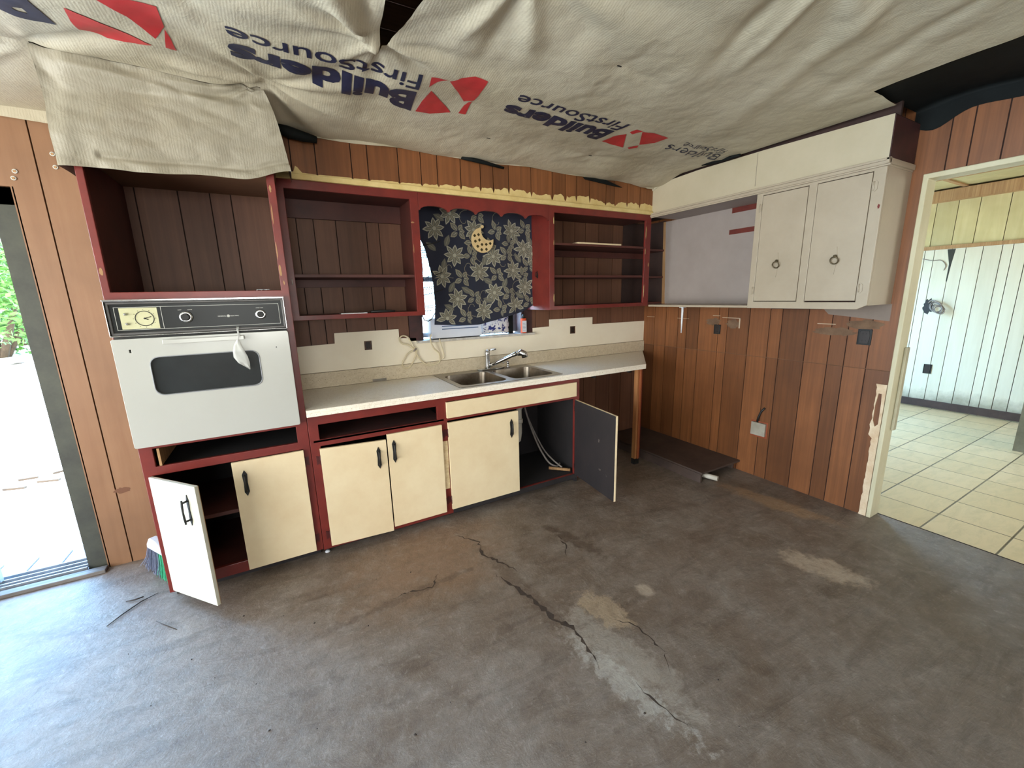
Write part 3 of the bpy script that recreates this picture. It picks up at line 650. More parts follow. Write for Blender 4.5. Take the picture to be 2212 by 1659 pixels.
mb = MB(); mb.box(-3.768, -3.452, YF - 0.068, YF - 0.050, 1.326, 1.346); mb.box(-3.76, -3.745, YF - 0.054, YF - 0.03, 1.33, 1.342); mb.box(-3.475, -3.46, YF - 0.054, YF - 0.03, 1.33, 1.342)
mb.build('door_handle', M['oven_white'], dr_, bevel=0.002)
MB().plate(rect(-3.897, -3.890, 1.293, 1.308), [], F, 0.006, 0.010).build('latch_slot', M['black'], dr_)
MB().lathe([(0.003, 0), (0.003, 0.001)], (-3.32, YF - 0.034, 1.275), (0, -1, 0), 10).build('screw', M['black'], dr_)
MB().box(-3.945, -3.262, YF - 0.012, YF - 0.0, 1.352, 1.368).build('vent_gap', M['black'], t)
# torn plastic hanging on the oven handle
mb = MB()
P = [(-3.470, 1.392, 0.066), (-3.474, 1.375, 0.068), (-3.472, 1.350, 0.069), (-3.478, 1.325, 0.066)]
Wd = [0.006, 0.004, 0.004, 0.008]
P += [(-3.484, 1.30, 0.06), (-3.484, 1.27, 0.052), (-3.480, 1.24, 0.048), (-3.470, 1.21, 0.046), (-3.450, 1.178, 0.046)]
Wd += [0.016, 0.024, 0.03, 0.024, 0.003]
prev = None
for (x, z, o), w in zip(P, Wd):
    row = [mb._v((x + w * (k - 2) / 2, YF - o - 0.004 * math.sin(k * 2.1 + z * 60), z - 0.006 * (k % 2))) for k in range(5)]
    if prev:
        for k in range(4): mb._f([prev[k], prev[k + 1], row[k + 1], row[k]], True)
    prev = row
tag(mb.build('plastic_scrap', M['film'], solid=0.0006), 'torn strip of clear plastic caught on the white oven door handle', 'plastic')

# --- sink base cabinet
t = thing('base_cabinet', 'long dark red base cabinet with cream doors under the sink counter', 'cabinet', (-2.27, -0.31, 0))
mb = MB(); holes = [rect(-3.172, -2.472, 0.728, 0.818), rect(-3.172, -2.472, 0.10, 0.69), rect(-2.405, -1.36, 0.735, 0.84), rect(-2.405, -1.36, 0.085, 0.71)]
mb.plate([(-3.224, 0.045), (-1.312, 0.045), (-1.312, 0.874), (-3.224, 0.874)], holes, F, -0.02, 0.0); mb.build('face_frame', M['red'], t, bevel=0.002)
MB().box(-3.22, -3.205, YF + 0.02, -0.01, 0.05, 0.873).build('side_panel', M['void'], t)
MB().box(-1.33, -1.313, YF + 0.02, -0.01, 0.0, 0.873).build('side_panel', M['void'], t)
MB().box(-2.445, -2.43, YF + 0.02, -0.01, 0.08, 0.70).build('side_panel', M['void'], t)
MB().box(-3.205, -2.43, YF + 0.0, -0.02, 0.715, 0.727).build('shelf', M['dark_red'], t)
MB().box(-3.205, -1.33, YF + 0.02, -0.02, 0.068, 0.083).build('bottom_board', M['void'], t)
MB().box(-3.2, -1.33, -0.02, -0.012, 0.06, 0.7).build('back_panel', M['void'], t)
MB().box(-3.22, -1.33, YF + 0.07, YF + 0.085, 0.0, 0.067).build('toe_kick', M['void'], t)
MB().box(-2.40, -1.33, YF - 0.0035, YF - 0.0004, 0.046, 0.083).build('grimy_rail', M['void'], t)
MB().box(-2.458, -2.414, YF - 0.003, YF - 0.0003, 0.235, 0.575).build('bare_strip', mk('bare_cream_strip', S(222, 206, 168), S(180, 150, 110), 20, rough=0.5), t)
MB().plate([(-2.412, 0.731), (-1.352, 0.733), (-1.352, 0.843), (-2.412, 0.838)], [], F, 0.001, 0.018).build('drawer_front', M['cream'], t, bevel=0.002)
CD = (M['cream'], M['raw_edge'])
cab_door(t, (-3.180, YF - 0.001), 0.0, 1, 0.368, 0.067, 0.680, CD, (0.318, 0.489, 0.629), sag=0.016)
cab_door(t, (-2.452, YF - 0.001), 0.0, -1, 0.352, 0.075, 0.695, CD, (-0.315, 0.506, 0.655))
cab_door(t, (-2.410, YF - 0.001), 0.0, 1, 0.532, 0.082, 0.701, CD, (0.473, 0.509, 0.649))
cab_door(t, (-1.360, YF - 0.004), math.radians(84), -1, 0.515, 0.082, 0.703, (M['cream'], M['door_back']), (-0.46, 0.51, 0.65))
# open back of the bay and the leg that carries the counter end
t = thing('counter_leg', 'stripped wooden leg carrying the cut right end of the counter', 'post', (-0.655, -0.58, 0.0))
MB().box(-0.655, -0.637, YF + 0.0, YF + 0.06, 0.055, 0.873).build('board', wood('stripped_orange_wood', S(170, 96, 56), S(128, 66, 38), 40, 0.6, tint=False), t, bevel=0.002)
MB().box(-0.678, -0.656, YF + 0.01, YF + 0.05, 0.055, 0.873).build('board', wood('stripped_pale_wood', S(198, 150, 96), S(150, 84, 48), 40, 0.6, tint=False), t, bevel=0.002)
MB().box(-0.636, -0.616, YF + 0.012, YF + 0.055, 0.055, 0.873).build('board', M['red'], t, bevel=0.002)
MB().box(-0.672, -0.62, YF + 0.015, YF + 0.055, 0.0, 0.055).build('foot_block', M['black'], t)
# --- countertop, mitre cut at the right, splash strip, splash board
t = thing('countertop', 'long cream speckled countertop, mitred at its right end', 'countertop', (-1.9, -0.32, 0.873))
SH = rrect(-2.285, -1.475, -0.580, -0.060, 0.04)
mb = MB(); mb.plate([(-3.224, -0.636), (-0.625, -0.636), (-0.02, -0.022), (-3.224, -0.022)], [SH], FZ(0.0), 0.896, 0.914)
mb.plate([(-3.224, -0.636), (-0.625, -0.636), (-0.605, -0.616), (-3.224, -0.616)], [], FZ(0.0), 0.874, 0.896)
mb.build('worktop', M['counter'], t, bevel=0.002)
MB().box(-3.224, -0.004, -0.0215, -0.0065, 0.9145, 1.019).build('splash_strip', M['splash_strip'], t, bevel=0.002)
for x in (-1.18, -0.80): MB().box(x - 0.012, x + 0.012, -0.632, -0.60, 0.858, 0.8735).build('joint_clip', M['black'], t)
for x, r2 in ((-2.70, 0.05),): MB().box(x - 0.05, x + 0.05, -0.0225, -0.0216, 0.916, 0.934).build('metal_scrap', M['steel'], t)
mb = MB()
L = [(-3.224, 1.021), (-0.004, 1.021), (-0.004, 1.222), (-0.691, 1.224), (-0.691, 1.291), (-1.186, 1.291), (-1.186, 1.230), (-1.362, 1.226), (-1.362, 1.170), (-2.402, 1.170), (-2.402, 1.212), (-2.530, 1.218), (-2.530, 1.285), (-2.973, 1.283), (-2.976, 1.212), (-3.224, 1.206)]
mb.plate(L, [rect(-2.782, -2.730, 1.150, 1.214), rect(-0.955, -0.890, 1.150, 1.218)], FY(0.0), 0.0065, 0.012)
tag(mb.build('splash_board', M['splash_board'], bevel=0.001), 'cream splash board with stepped top edge on the wall behind the sink', 'backsplash')

def outlet(loc, axis, label, w=0.052, h=0.064, face=M['black']):
    o = thing('outlet_box', label, 'electrical outlet', loc, 'bare outlet boxes without cover plates')
    Fm = (lambda u, v, t_: (loc[0] + u, loc[1] - t_, loc[2] + v)) if axis == 'y' else (lambda u, v, t_: (loc[0] - t_, loc[1] + u, loc[2] + v))
    mb = MB(); mb.plate(rect(-w / 2, w / 2, -h / 2, h / 2), [], Fm, 0.0, 0.002); mb.plate(rect(-w / 2, w / 2, -h / 2, h / 2), [rect(-w / 2 + 0.003, w / 2 - 0.003, -h / 2 + 0.003, h / 2 - 0.003)], Fm, 0.002, 0.006)
    mb.build('box', M['black'], o)
    mb = MB()
    mb.plate([(-w * .3, -h * .4), (w * .3, -h * .4), (w * .38, 0), (w * .3, h * .4), (-w * .3, h * .4), (-w * .38, 0)], [], Fm, 0.002, 0.007)
    mb.build('receptacle', mk('dark_brown_plastic', S(40, 30, 26), rough=0.4) if 'dark_brown_plastic' not in bpy.data.materials else bpy.data.materials['dark_brown_plastic'], o, bevel=0.001)
    mb = MB()
    for s_ in (-1, 1):
        for q in (-1, 1): mb.plate(rect(q * w * .12 - 0.0012, q * w * .12 + 0.0012, s_ * h * .22 - 0.004, s_ * h * .22 + 0.004), [], Fm, 0.007, 0.0076)
    mb.build('slots', M['black_glass'], o); return o
outlet((-2.756, -0.001, 1.182), 'y', 'bare black outlet in the splash board left of the sink')
outlet((-0.923, -0.001, 1.184), 'y', 'bare black outlet in the splash board right of the sink')
outlet((-0.006, -0.842, 1.182), 'x', 'small bare outlet in the brown panelling under the empty shelf', 0.06, 0.08)
outlet((-0.006, -1.880, 1.19), 'x', 'large bare outlet in the brown panelling below the white cabinet', 0.075, 0.1)
outlet((3.706, -1.19, 0.49), 'x', 'bare outlet low on the white planks of the next room', 0.075, 0.115)

# --- sink
t = thing('sink', 'double bowl stainless steel sink set in the cream countertop', 'sink', (-1.88, -0.32, 0.914))
B1, B2 = rrect(-2.26, -1.905, -0.555, -0.145, 0.06), rrect(-1.855, -1.50, -0.555, -0.145, 0.06)
mb = MB(); mb.plate(rrect(-2.302, -1.458, -0.600, -0.040, 0.02), [B1, B2], FZ(0.9145), 0.0, 0.004); mb.build('rim', M['steel'], t, bevel=0.0015)
for Bw, cx in ((B1, -2.0825), (B2, -1.6775)):
    mb = MB(); cy = -0.35; rings = []
    for sc, z in ((1.0, 0.9165), (0.985, 0.90), (0.95, 0.80), (0.90, 0.765), (0.78, 0.755), (0.15, 0.750)):
        rings.append([mb._v((cx + (u - cx) * sc, cy + (v - cy) * sc, z)) for u, v in Bw])
    for A, Bq in zip(rings, rings[1:]):
        for k in range(len(A)): mb._f([A[k], A[(k + 1) % len(A)], Bq[(k + 1) % len(A)], Bq[k]], True)
    mb._f(rings[-1]); bw = mb.build('bowl', M['steel_dirty'], t)
    MB().lathe([(0.042, 0), (0.044, 0.003), (0.03, 0.003), (0.02, 0.0005)], (cx, cy, 0.7505), (0, 0, 1), 24).build('drain', M['chrome'], bw)
# --- faucet
t = thing('faucet', 'chrome single-lever faucet with a long angled spout behind the sink', 'faucet', (-1.87, -0.09, 0.919))
mb = MB(); mb.plate([(x * 0.125 - 1.82, y * 0.03 - 0.09) for x, y in [(math.cos(a * PI / 12) * (1.0), math.sin(a * PI / 12)) for a in range(24)]], [], FZ(0.919), 0.0, 0.012); mb.build('base_plate', M['chrome'], t, bevel=0.004)
MB().lathe([(0.024, 0.0), (0.022, 0.02), (0.021, 0.11), (0.023, 0.125), (0.02, 0.145), (0.008, 0.155)], (-1.85, -0.09, 0.929), (0, 0, 1), 24).build('body', M['chrome'], t)
MB().tube([(-1.85, -0.09, 1.07), (-1.84, -0.12, 1.082), (-1.80, -0.155, 1.090)], [0.009, 0.007, 0.006], 10).build('lever', M['chrome'], t)
s_ = MB().tube([(-1.845, -0.095, 0.948), (-1.78, -0.15, 0.985), (-1.70, -0.22, 1.035), (-1.655, -0.26, 1.058)], [0.015, 0.015, 0.016, 0.018], 14).build('spout', M['chrome'], t)
MB().tube([(-1.66, -0.255, 1.055), (-1.637, -0.275, 1.062), (-1.62, -0.29, 1.052), (-1.615, -0.295, 1.022)], [0.022, 0.027, 0.027, 0.024], 16).build('spray_head', M['chrome'], s_)
t = thing('soap_dispenser', 'small chrome pump standing on the sink rim right of the faucet', 'soap dispenser', (-1.68, -0.09, 0.919))
MB().lathe([(0.018, 0), (0.016, 0.01), (0.009, 0.014), (0.009, 0.03), (0.013, 0.04), (0.008, 0.055)], (-1.66, -0.09, 0.919), (0, 0, 1), 18).build('pump', M['chrome'], t)
MB().tube([(-1.66, -0.09, 0.972), (-1.70, -0.12, 0.974), (-1.735, -0.14, 0.968)], [0.004, 0.0035, 0.003], 8).build('nozzle', M['chrome'], t)

# --- wall cabinet left of the window
YU = -0.354
t = thing('wall_cabinet', 'doorless red wall cabinet with two empty shelves left of the curtain', 'cabinet', (-2.82, -0.18, 1.39)); FU = FY(YU)
mb = MB(); mb.plate(rect(-3.224, -2.425, 1.392, 2.166), [rect(-3.182, -2.478, 1.420, 2.118)], FU, -0.019, 0.0); mb.build('face_frame', M['red'], t, bevel=0.002)
MB().box(-3.224, -3.208, YU + 0.02, -0.008, 1.395, 2.165).build('side_panel', M['red_in'], t)
MB().box(-2.46, -2.445, YU + 0.02, -0.008, 1.395, 2.165).build('side_panel', M['red_in'], t)
MB().box(-3.208, -2.46, YU + 0.02, -0.008, 2.13, 2.145).build('top_panel', M['red_in'], t)
MB().box(-3.208, -2.46, -0.03, -0.007, 2.02, 2.13).build('back_rail', M['red_in'], t)
MB().box(-3.208, -2.46, YU + 0.006, -0.008, 1.400, 1.417).build('shelf', M['red_in'], t, bevel=0.001)
MB().box(-3.208, -2.46, YU + 0.03, -0.008, 1.640, 1.658).build('shelf', M['red_in'], t, bevel=0.001)
MB().box(-3.208, -2.46, -0.028, -0.007, 1.59, 1.639).build('shelf_cleat', M['red_in'], t)
mb = MB(); mb.tube([(-3.2, YU - 0.001, 1.60), (-3.2, YU - 0.02, 1.60), (-3.2, YU - 0.03, 1.61), (-3.2, YU - 0.028, 1.625), (-3.2, YU - 0.015, 1.63)], 0.0018, 8); mb.build('cup_hook', M['print_white'], t)
# --- valance
mb = MB(); L = [(-2.4245, 2.165), (-2.4245, 2.058)]
for k in range(5):
    c0 = -2.42 + 0.2 * k + (0.02 if k else 0)
    for q in range(9):
        a = PI - PI * q / 8; L.append((-2.32 + 0.2 * k + 0.095 * math.cos(a), 2.060 + 0.030 * math.sin(a)))
L += [(-1.4155, 2.058), (-1.4155, 2.165)]
mb.plate(L[::-1], [], FU, -0.017, 0.0)
tag(mb.build('valance', M['red'], bevel=0.001), 'red scalloped valance board over the curtained window', 'valance')
# --- wall cabinet right of the window, running into the corner
t = thing('wall_cabinet', 'doorless red wall cabinet with three shelves in the corner right of the curtain', 'cabinet', (-0.7, -0.18, 1.39))
mb = MB(); mb.plate(rect(-1.415, -0.333, 1.388, 2.166), [rect(-1.368, -0.398, 1.418, 2.118)], FU, -0.019, 0.0); mb.build('face_frame', M['red'], t, bevel=0.002)
MB().box(-1.415, -1.400, YU + 0.019, -0.013, 1.388, 2.166).build('side_panel', M['red'], t)
MB().box(-1.40, -0.335, YU + 0.02, -0.008, 2.13, 2.145).build('top_panel', M['red_in'], t)
for z in (1.400, 1.640, 1.885): MB().plate([(-1.40, YU + 0.008), (-0.335, YU + 0.008), (-0.335, -0.235), (-0.008, -0.235), (-0.008, -0.008), (-1.40, -0.008)], [], FZ(z), 0.0, 0.017).build('shelf', M['red_in'], t, bevel=0.001)
MB().box(-0.0125, -0.0065, -0.234, -0.006, 1.39, 2.16).build('corner_dark_panel', mk('dark_purple_brown_panel', S(62, 42, 36), S(46, 32, 30), 6, rough=0.7), t)  # dark panels added over the corner walls to darken the cabinet's inside
MB().box(-0.333, -0.0125, -0.0125, -0.0065, 1.39, 2.16).build('corner_dark_panel', mk('dark_purple_brown_panel', S(62, 42, 36), S(46, 32, 30), 6, rough=0.7), t)
for z in (1.85,): MB().box(-1.40, -0.02, -0.028, -0.007, z - 0.02, z + 0.03).build('shelf_cleat', M['red_in'], t)
h = MB(); h.plate([(-0.180, 1.70), (-0.192, 1.66), (-0.186, 1.64), (-0.176, 1.64), (-0.170, 1.66)], [], lambda u, v, t_: (-1.415 - t_, u, v), 0.0, 0.004)
h.tube([(-1.418, -0.18, 1.69), (-1.432, -0.18, 1.685), (-1.436, -0.18, 1.665), (-1.428, -0.18, 1.652), (-1.42, -0.18, 1.655)], 0.003, 8)
tag(h.build('curtain_hook', M['black']), 'small black hook on the glossy red cabinet side by the curtain', 'hook')
# --- doorless white run on the right wall
t = thing('open_white_cabinet', 'white doorless wall cabinet with a bare grey back, in the right corner', 'cabinet', (-0.17, -0.8, 1.38))
MB().plate([(-1.280, 1.398), (-0.27, 1.398), (-0.235, 1.9), (-0.238, 2.15), (-1.280, 2.15)], [], FX(-0.001), 0.006, 0.014).build('back_panel', M['cab_inside'], t)
MB().plate([(-0.268, 1.40), (-0.236, 1.40), (-0.212, 2.15), (-0.236, 2.15)], [], FX(-0.001), 0.006, 0.018).build('raw_edge', M['raw_edge'], t)
mb = MB(); mb.box(-0.016, -0.0152, -1.28, -0.895, 2.110, 2.172); mb.box(-0.0165, -0.0152, -1.28, -0.885, 1.948, 1.985)
mb.build('unpainted_strip', mk('unpainted_dark_red', S(112, 44, 32), S(90, 34, 28), 12, rough=0.5), t)
MB().box(-0.325, -0.006, -1.280, -0.356, 2.150, 2.164).build('top_panel', M['cab_inside'], t)
MB().box(-0.329, -0.006, -1.281, -0.356, 1.380, 1.397).build('bottom_shelf', M['white_cab'], t, bevel=0.003)
t = thing('towel_bar_arm', 'white metal arm hanging under the empty white shelf', 'bracket', (-0.29, -0.70, 1.379))
MB().tube([(-0.29, -0.70, 1.379), (-0.29, -0.70, 1.34), (-0.292, -0.702, 1.25), (-0.294, -0.704, 1.16)], [0.010, 0.009, 0.007, 0.004], 10).build('arm', M['plastic_white'], t)
MB().box(-0.31, -0.27, -0.72, -0.68, 1.374, 1.3795).build('mount', M['plastic_white'], t)
# --- white cabinet with two doors
t = thing('white_wall_cabinet', 'white two-door wall cabinet with ring pulls beside the doorway', 'cabinet', (-0.17, -1.63, 1.38)); FR = FX(-0.329 + 0.0)
mb = MB(); D1, D2 = rect(-1.606, -1.322, 1.424, 2.128), rect(-1.928, -1.652, 1.420, 2.128)
mb.plate([(-1.985, 1.402), (-1.940, 1.378), (-1.282, 1.378), (-1.282, 2.146), (-1.985, 2.146)], [D1, D2], FR, -0.019, 0.0); mb.build('face_frame', M['white_cab'], t, bevel=0.002)
MB().box(-0.309, -0.007, -1.985, -1.966, 1.400, 2.146).build('side_panel', M['white_cab'], t)
MB().box(-0.309, -0.007, -1.301, -1.2825, 1.380, 2.146).build('inner_panel', M['white_cab'], t)
MB().box(-0.309, -0.007, -1.966, -1.301, 1.40, 1.415).build('inner_panel', M['white_cab'], t)
MB().box(-0.31, -0.3095, -1.96, -1.305, 1.415, 2.14).build('gap_shadow', M['groove'], t)
for (y0, y1), hy, hs in (((-1.603, -1.325), -1.462, -1.31), ((-1.925, -1.655), -1.80, -1.94)):
    d = MB().plate(rect(y0, y1, 1.428, 2.124), [], FR, -0.017, 0.001).build('door', M['white_cab'], t, bevel=0.0015)
    mb = MB(); hx = -0.330
    mb.plate([(hy, 1.745), (hy - 0.006, 1.70), (hy - 0.010, 1.68), (hy - 0.007, 1.66), (hy - 0.004, 1.62), (hy, 1.585), (hy + 0.004, 1.62), (hy + 0.007, 1.66), (hy + 0.010, 1.68), (hy + 0.006, 1.70)], [], FX(hx), 0.0, 0.003)
    e_ = mb.build('pull_plate', M['white_cab'], d)
    mb = MB(); mb.lathe([(0.009, 0), (0.009, 0.014), (0.004, 0.018)], (hx - 0.003, hy, 1.690), (-1, 0, 0), 14)
    mb.torus((hx - 0.018, hy, 1.665), (1, 0.0, 0.35), 0.021, 0.0035, 26, 8); mb.build('ring_pull', M['ring_pull'], d)
    for z in (2.05, 1.50): 
        s = 1 if hs > hy else -1; mb = MB(); mb.plate([(hs + s * 0.004, z - 0.03), (hs - s * 0.010, z - 0.022), (hs - s * 0.012, z + 0.022), (hs + s * 0.004, z + 0.03), (hs + s * 0.015, z + 0.018), (hs + s * 0.015, z - 0.018)], [], FR, 0.001, 0.004)
        mb.tube([(-0.333, hs - s * 0.002, z - 0.024), (-0.333, hs - s * 0.002, z + 0.024)], 0.004, 8); mb.build('hinge', M['white_cab'], d)
MB().plate([(-1.978, 1.945), (-1.970, 1.952), (-1.966, 1.94), (-1.97, 1.925), (-1.976, 1.93)], [], FR, 0.0002, 0.001).build('paint_chip', M['red'], t)
# mounting cleat shadow strip below
struct(MB().box(-0.02, -0.0065, -1.62, -1.28, 1.362, 1.378).build('trim_8', M['dark_red']))

# worn spots on the red frames
def chips(parent, F, spots, seed, m):
    r = random.Random(seed)
    for (u, v, ru, rv) in spots:
        P = [(u + ru * math.cos(a) * r.uniform(.55, 1), v + rv * math.sin(a) * r.uniform(.7, 1)) for a in [2 * PI * k / 16 for k in range(16)]]
        MB().plate(P, [], F, 0.0002, 0.0008).build('worn_spot', m, parent)
oc = [o for o in bpy.data.objects if o.name == 'oven_cabinet'][0]
chips(oc, FY(YF), [(-3.254, 1.66, 0.007, 0.035), (-3.258, 1.76, 0.003, 0.05), (-3.256, 1.93, 0.003, 0.06), (-3.25, 2.05, 0.006, 0.02), (-3.94, 1.65, 0.008, 0.02), (-3.245, 1.60, 0.004, 0.012)], 3, M['raw_edge'])
rc_ = [o for o in bpy.data.objects if o.name == 'wall_cabinet.001'][0]
chips(rc_, FY(YU), [(-0.393, 2.02, 0.004, 0.06), (-0.393, 1.86, 0.004, 0.03), (-0.393, 1.52, 0.005, 0.06), (-0.35, 1.75, 0.003, 0.02), (-1.374, 2.06, 0.004, 0.03), (-1.374, 1.48, 0.004, 0.035), (-1.374, 1.9, 0.002, 0.02)], 5, M['yellow_trim'])
lc_ = [o for o in bpy.data.objects if o.name == 'wall_cabinet'][0]
chips(lc_, FY(YU), [(-2.474, 1.82, 0.003, 0.03), (-2.47, 1.98, 0.012, 0.006)], 6, M['raw_edge'])
mb = MB(); r = random.Random(3)
mb.grid(lambda u, v: (-3.372 + 0.06 * u, -0.585 + 0.02 * v, 1.5625 + 0.006 * abs(math.sin(u * 9 + v * 3))), [i / 8 for i in range(9)], [j / 3 for j in range(4)])
tag(mb.build('paper_crumb', M['plastic_white'], solid=0.001), 'crumpled white paper crumb on the niche ledge above the oven', 'litter')
# ---------------------------------------------------------------- curtain
def curt_map(px, py):
    """curtain plan coordinates (a 1854 x 1659 chart of the cloth) to x, z"""
    u = (px - 110) / (1325 - 110); v = (py - 150) / (1370 - 150)
    return -2.372 + u * 0.985, 2.150 - v * 0.845
def cy_(x, z):
    return -0.098 + 0.004 * math.sin(x * 21 + z * 1.5) + 0.002 * math.sin(x * 47 + 2 + z * 3) + 0.003 * math.sin(z * 14 + x * 6)
def left_edge(z):
    pts = [(2.16, -2.400), (2.06, -2.375), (1.92, -2.352), (1.85, -2.322), (1.72, -2.292), (1.60, -2.272), (1.45, -2.268), (1.30, -2.285)]
    for (z1, x1), (z0, x0) in zip(pts, pts[1:]):
        if z >= z0: return x0 + (x1 - x0) * (z - z0) / (z1 - z0)
    return -2.285
def bottom(u): return 1.308 - 0.018 * math.sin(u * PI * 1.2) + 0.085 * max(0, u - 0.42) / 0.58 + (0.03 if u > 0.86 else 0) * (u - 0.86) / 0.14
mb = MB()
def cf(u, v):
    zb = bottom(u); z = 2.15 + (zb - 2.15) * v; xl = left_edge(z); x = xl + (-1.392 - xl) * u
    return (x, cy_(x, z), z)
mb.grid(cf, [i / 70 for i in range(71)], [j / 50 for j in range(51)])
def inside(x, z):
    xl = left_edge(z)
    if x < xl + 0.004 or x > -1.396 or z > 2.14: return False
    return z > bottom((x - xl) / (-1.392 - xl)) + 0.004
class Motif:
    def __init__(s, cx, cz, rot, sc): s.c = (cx, cz); s.r = rot; s.s = sc
    def p(s, x, y):
        c, n = math.cos(s.r), math.sin(s.r); return (s.c[0] + s.s * (x * c - y * n), s.c[1] + s.s * (x * n + y * c))
def fan(pts, lay, mi):
    """convex-ish outline laid on the cloth"""
    mb.mi = mi; n = len(pts); cx = sum(p[0] for p in pts) / n; cz = sum(p[1] for p in pts) / n
    if not (inside(cx, cz)): return
    pts = [p for p in pts]
    if not all(inside(*p) for p in pts): return
    c = mb._v((cx, cy_(cx, cz) - 0.0006 * lay, cz)); V = [mb._v((x, cy_(x, z) - 0.0006 * lay, z)) for x, z in pts]
    for i in range(n): mb._f([c, V[i], V[(i + 1) % n]], True)
def petal(m, a, L, w, lay, mi, r0=0.12):
    out = []
    for t in (0, .15, .35, .6, .82, 1): out.append((r0 + (L - r0) * t, w * math.sin(PI * min(1, t * 0.95 + 0.05)) ** 0.8 * (1 if t < .7 else .8)))
    pts = out + [(x, -y) for x, y in out[::-1][1:-1]]
    ca, sa = math.cos(a), math.sin(a); fan([m.p(x * ca - y * sa, x * sa + y * ca) for x, y in pts], lay, mi)
def stroke(pts, w, lay, mi):
    mb.mi = mi; prev = None
    for i, (x, z) in enumerate(pts):
        if not inside(x, z): prev = None; continue
        a = pts[max(0, i - 1)]; b = pts[min(len(pts) - 1, i + 1)]; dx, dz = b[0] - a[0], b[1] - a[1]; L = math.hypot(dx, dz) or 1; nx, nz = -dz / L * w, dx / L * w
        A = mb._v((x + nx, cy_(x, z) - 0.0006 * lay, z + nz)); B = mb._v((x - nx, cy_(x, z) - 0.0006 * lay, z - nz))
        if prev: mb._f([prev[0], prev[1], B, A])
        prev = (A, B)
rc = random.Random(3)
def flower(px, py, sc=1.0, dim=False):
    x, z = curt_map(px, py); m = Motif(x, z, rc.uniform(0, 0.7), 0.088 * sc)
    for k in range(8):
        a = k * PI / 4 + rc.uniform(-.08, .08); L = rc.uniform(0.85, 1.05)
        petal(m, a, L, 0.20, 2, 4 if dim else 2); petal(m, a, L * 0.86, 0.13, 3, 3); petal(m, a, L * 0.7, 0.05, 4, 4)
    fan([m.p(0.16 * math.cos(t), 0.16 * math.sin(t)) for t in [k * PI / 5 for k in range(10)]], 5, 2)
def leaf3(px, py, sc=1.0):
    x, z = curt_map(px, py); m = Motif(x, z, rc.uniform(-.5, .3), 0.075 * sc)
    for a, L in ((2.2, 1.15), (0.9, 0.8), (-0.9, 1.0), (3.6, 0.95), (-0.1, 0.7)):
        petal(m, a, L, 0.26, 2, 4); petal(m, a, L * 0.84, 0.18, 3, 3); petal(m, a, L * 0.7, 0.025, 4, 2)
def bud(px, py):
    x, z = curt_map(px, py); m = Motif(x, z, rc.uniform(1, 3), 0.066); petal(m, 0, 0.8, 0.34, 2, 3, -0.6); petal(m, 0, 0.72, 0.04, 3, 4, -0.5)
def curl(px, py, sc=1.0, fl=1):
    x, z = curt_map(px, py); pts = []
    for k in range(30):
        t = k / 29; r = (0.012 + 0.014 * t) * sc if t < .6 else (0.0204 + 0.10 * (t - .6)) * sc
        a = t * (2.6 * PI if t < .6 else 2.6 * PI) * 0.62 * fl; pts.append((x + r * math.cos(a), z + r * math.sin(a)))
    stroke(pts, 0.0016, 2, 4)
for p in [(275, 375), (655, 370), (1060, 355), (455, 640), (850, 640), (1190, 550), (700, 810), (1070, 790), (320, 860), (465, 1100), (850, 1040), (1205, 980), (735, 1240), (1090, 1200), (350, 1305), (425, 215), (1290, 600)]: flower(*p)
for p in [(500, 395), (885, 370), (1215, 330), (620, 640), (1000, 620), (520, 880), (890, 840), (1250, 745), (640, 1090), (1020, 1060), (545, 1305), (920, 1230), (1255, 1165), (1030, 500), (640, 500), (700, 215), (1180, 860), (820, 560)]: leaf3(*p)
for p in [(390, 500), (330, 265), (345, 745), (410, 980), (385, 1190), (760, 690), (790, 910), (1130, 655), (1145, 1080), (790, 1120), (1260, 460), (560, 1010), (965, 940), (240, 560), (1100, 440)]: bud(*p)
for i, p in enumerate([(560, 280), (590, 750), (960, 720), (740, 1045), (1105, 1010), (610, 1190), (985, 1150), (715, 600), (1080, 590), (400, 770), (900, 270)]): curl(*p, 1.3, 1 if i % 2 else -1)
def cloth(name, c, rough=0.85):
    t = NT(name); f = t.noise(t.coord((600, 600, 600)), 1, 2, 0.5); t.out(c, rough, t.bump(f, 0.2, 0.001)); t.b.inputs['Sheen Weight'].default_value = 0.2; return t.m
cu = mb.build('curtain', [cloth('navy_cloth', S(26, 30, 48)), cloth('spare', S(26, 30, 48)), cloth('taupe_outline', S(160, 156, 138)), cloth('olive_petal', S(98, 96, 86)), cloth('grey_vein', S(132, 125, 105))], recalc=False)
tag(cu, 'navy curtain with taupe flowers hanging in the sink window', 'curtain')
MB().tube([(-2.40, -0.10, 2.142), (-1.42, -0.10, 2.142)], 0.006, 10).build('curtain_rod', M['chrome'], cu)

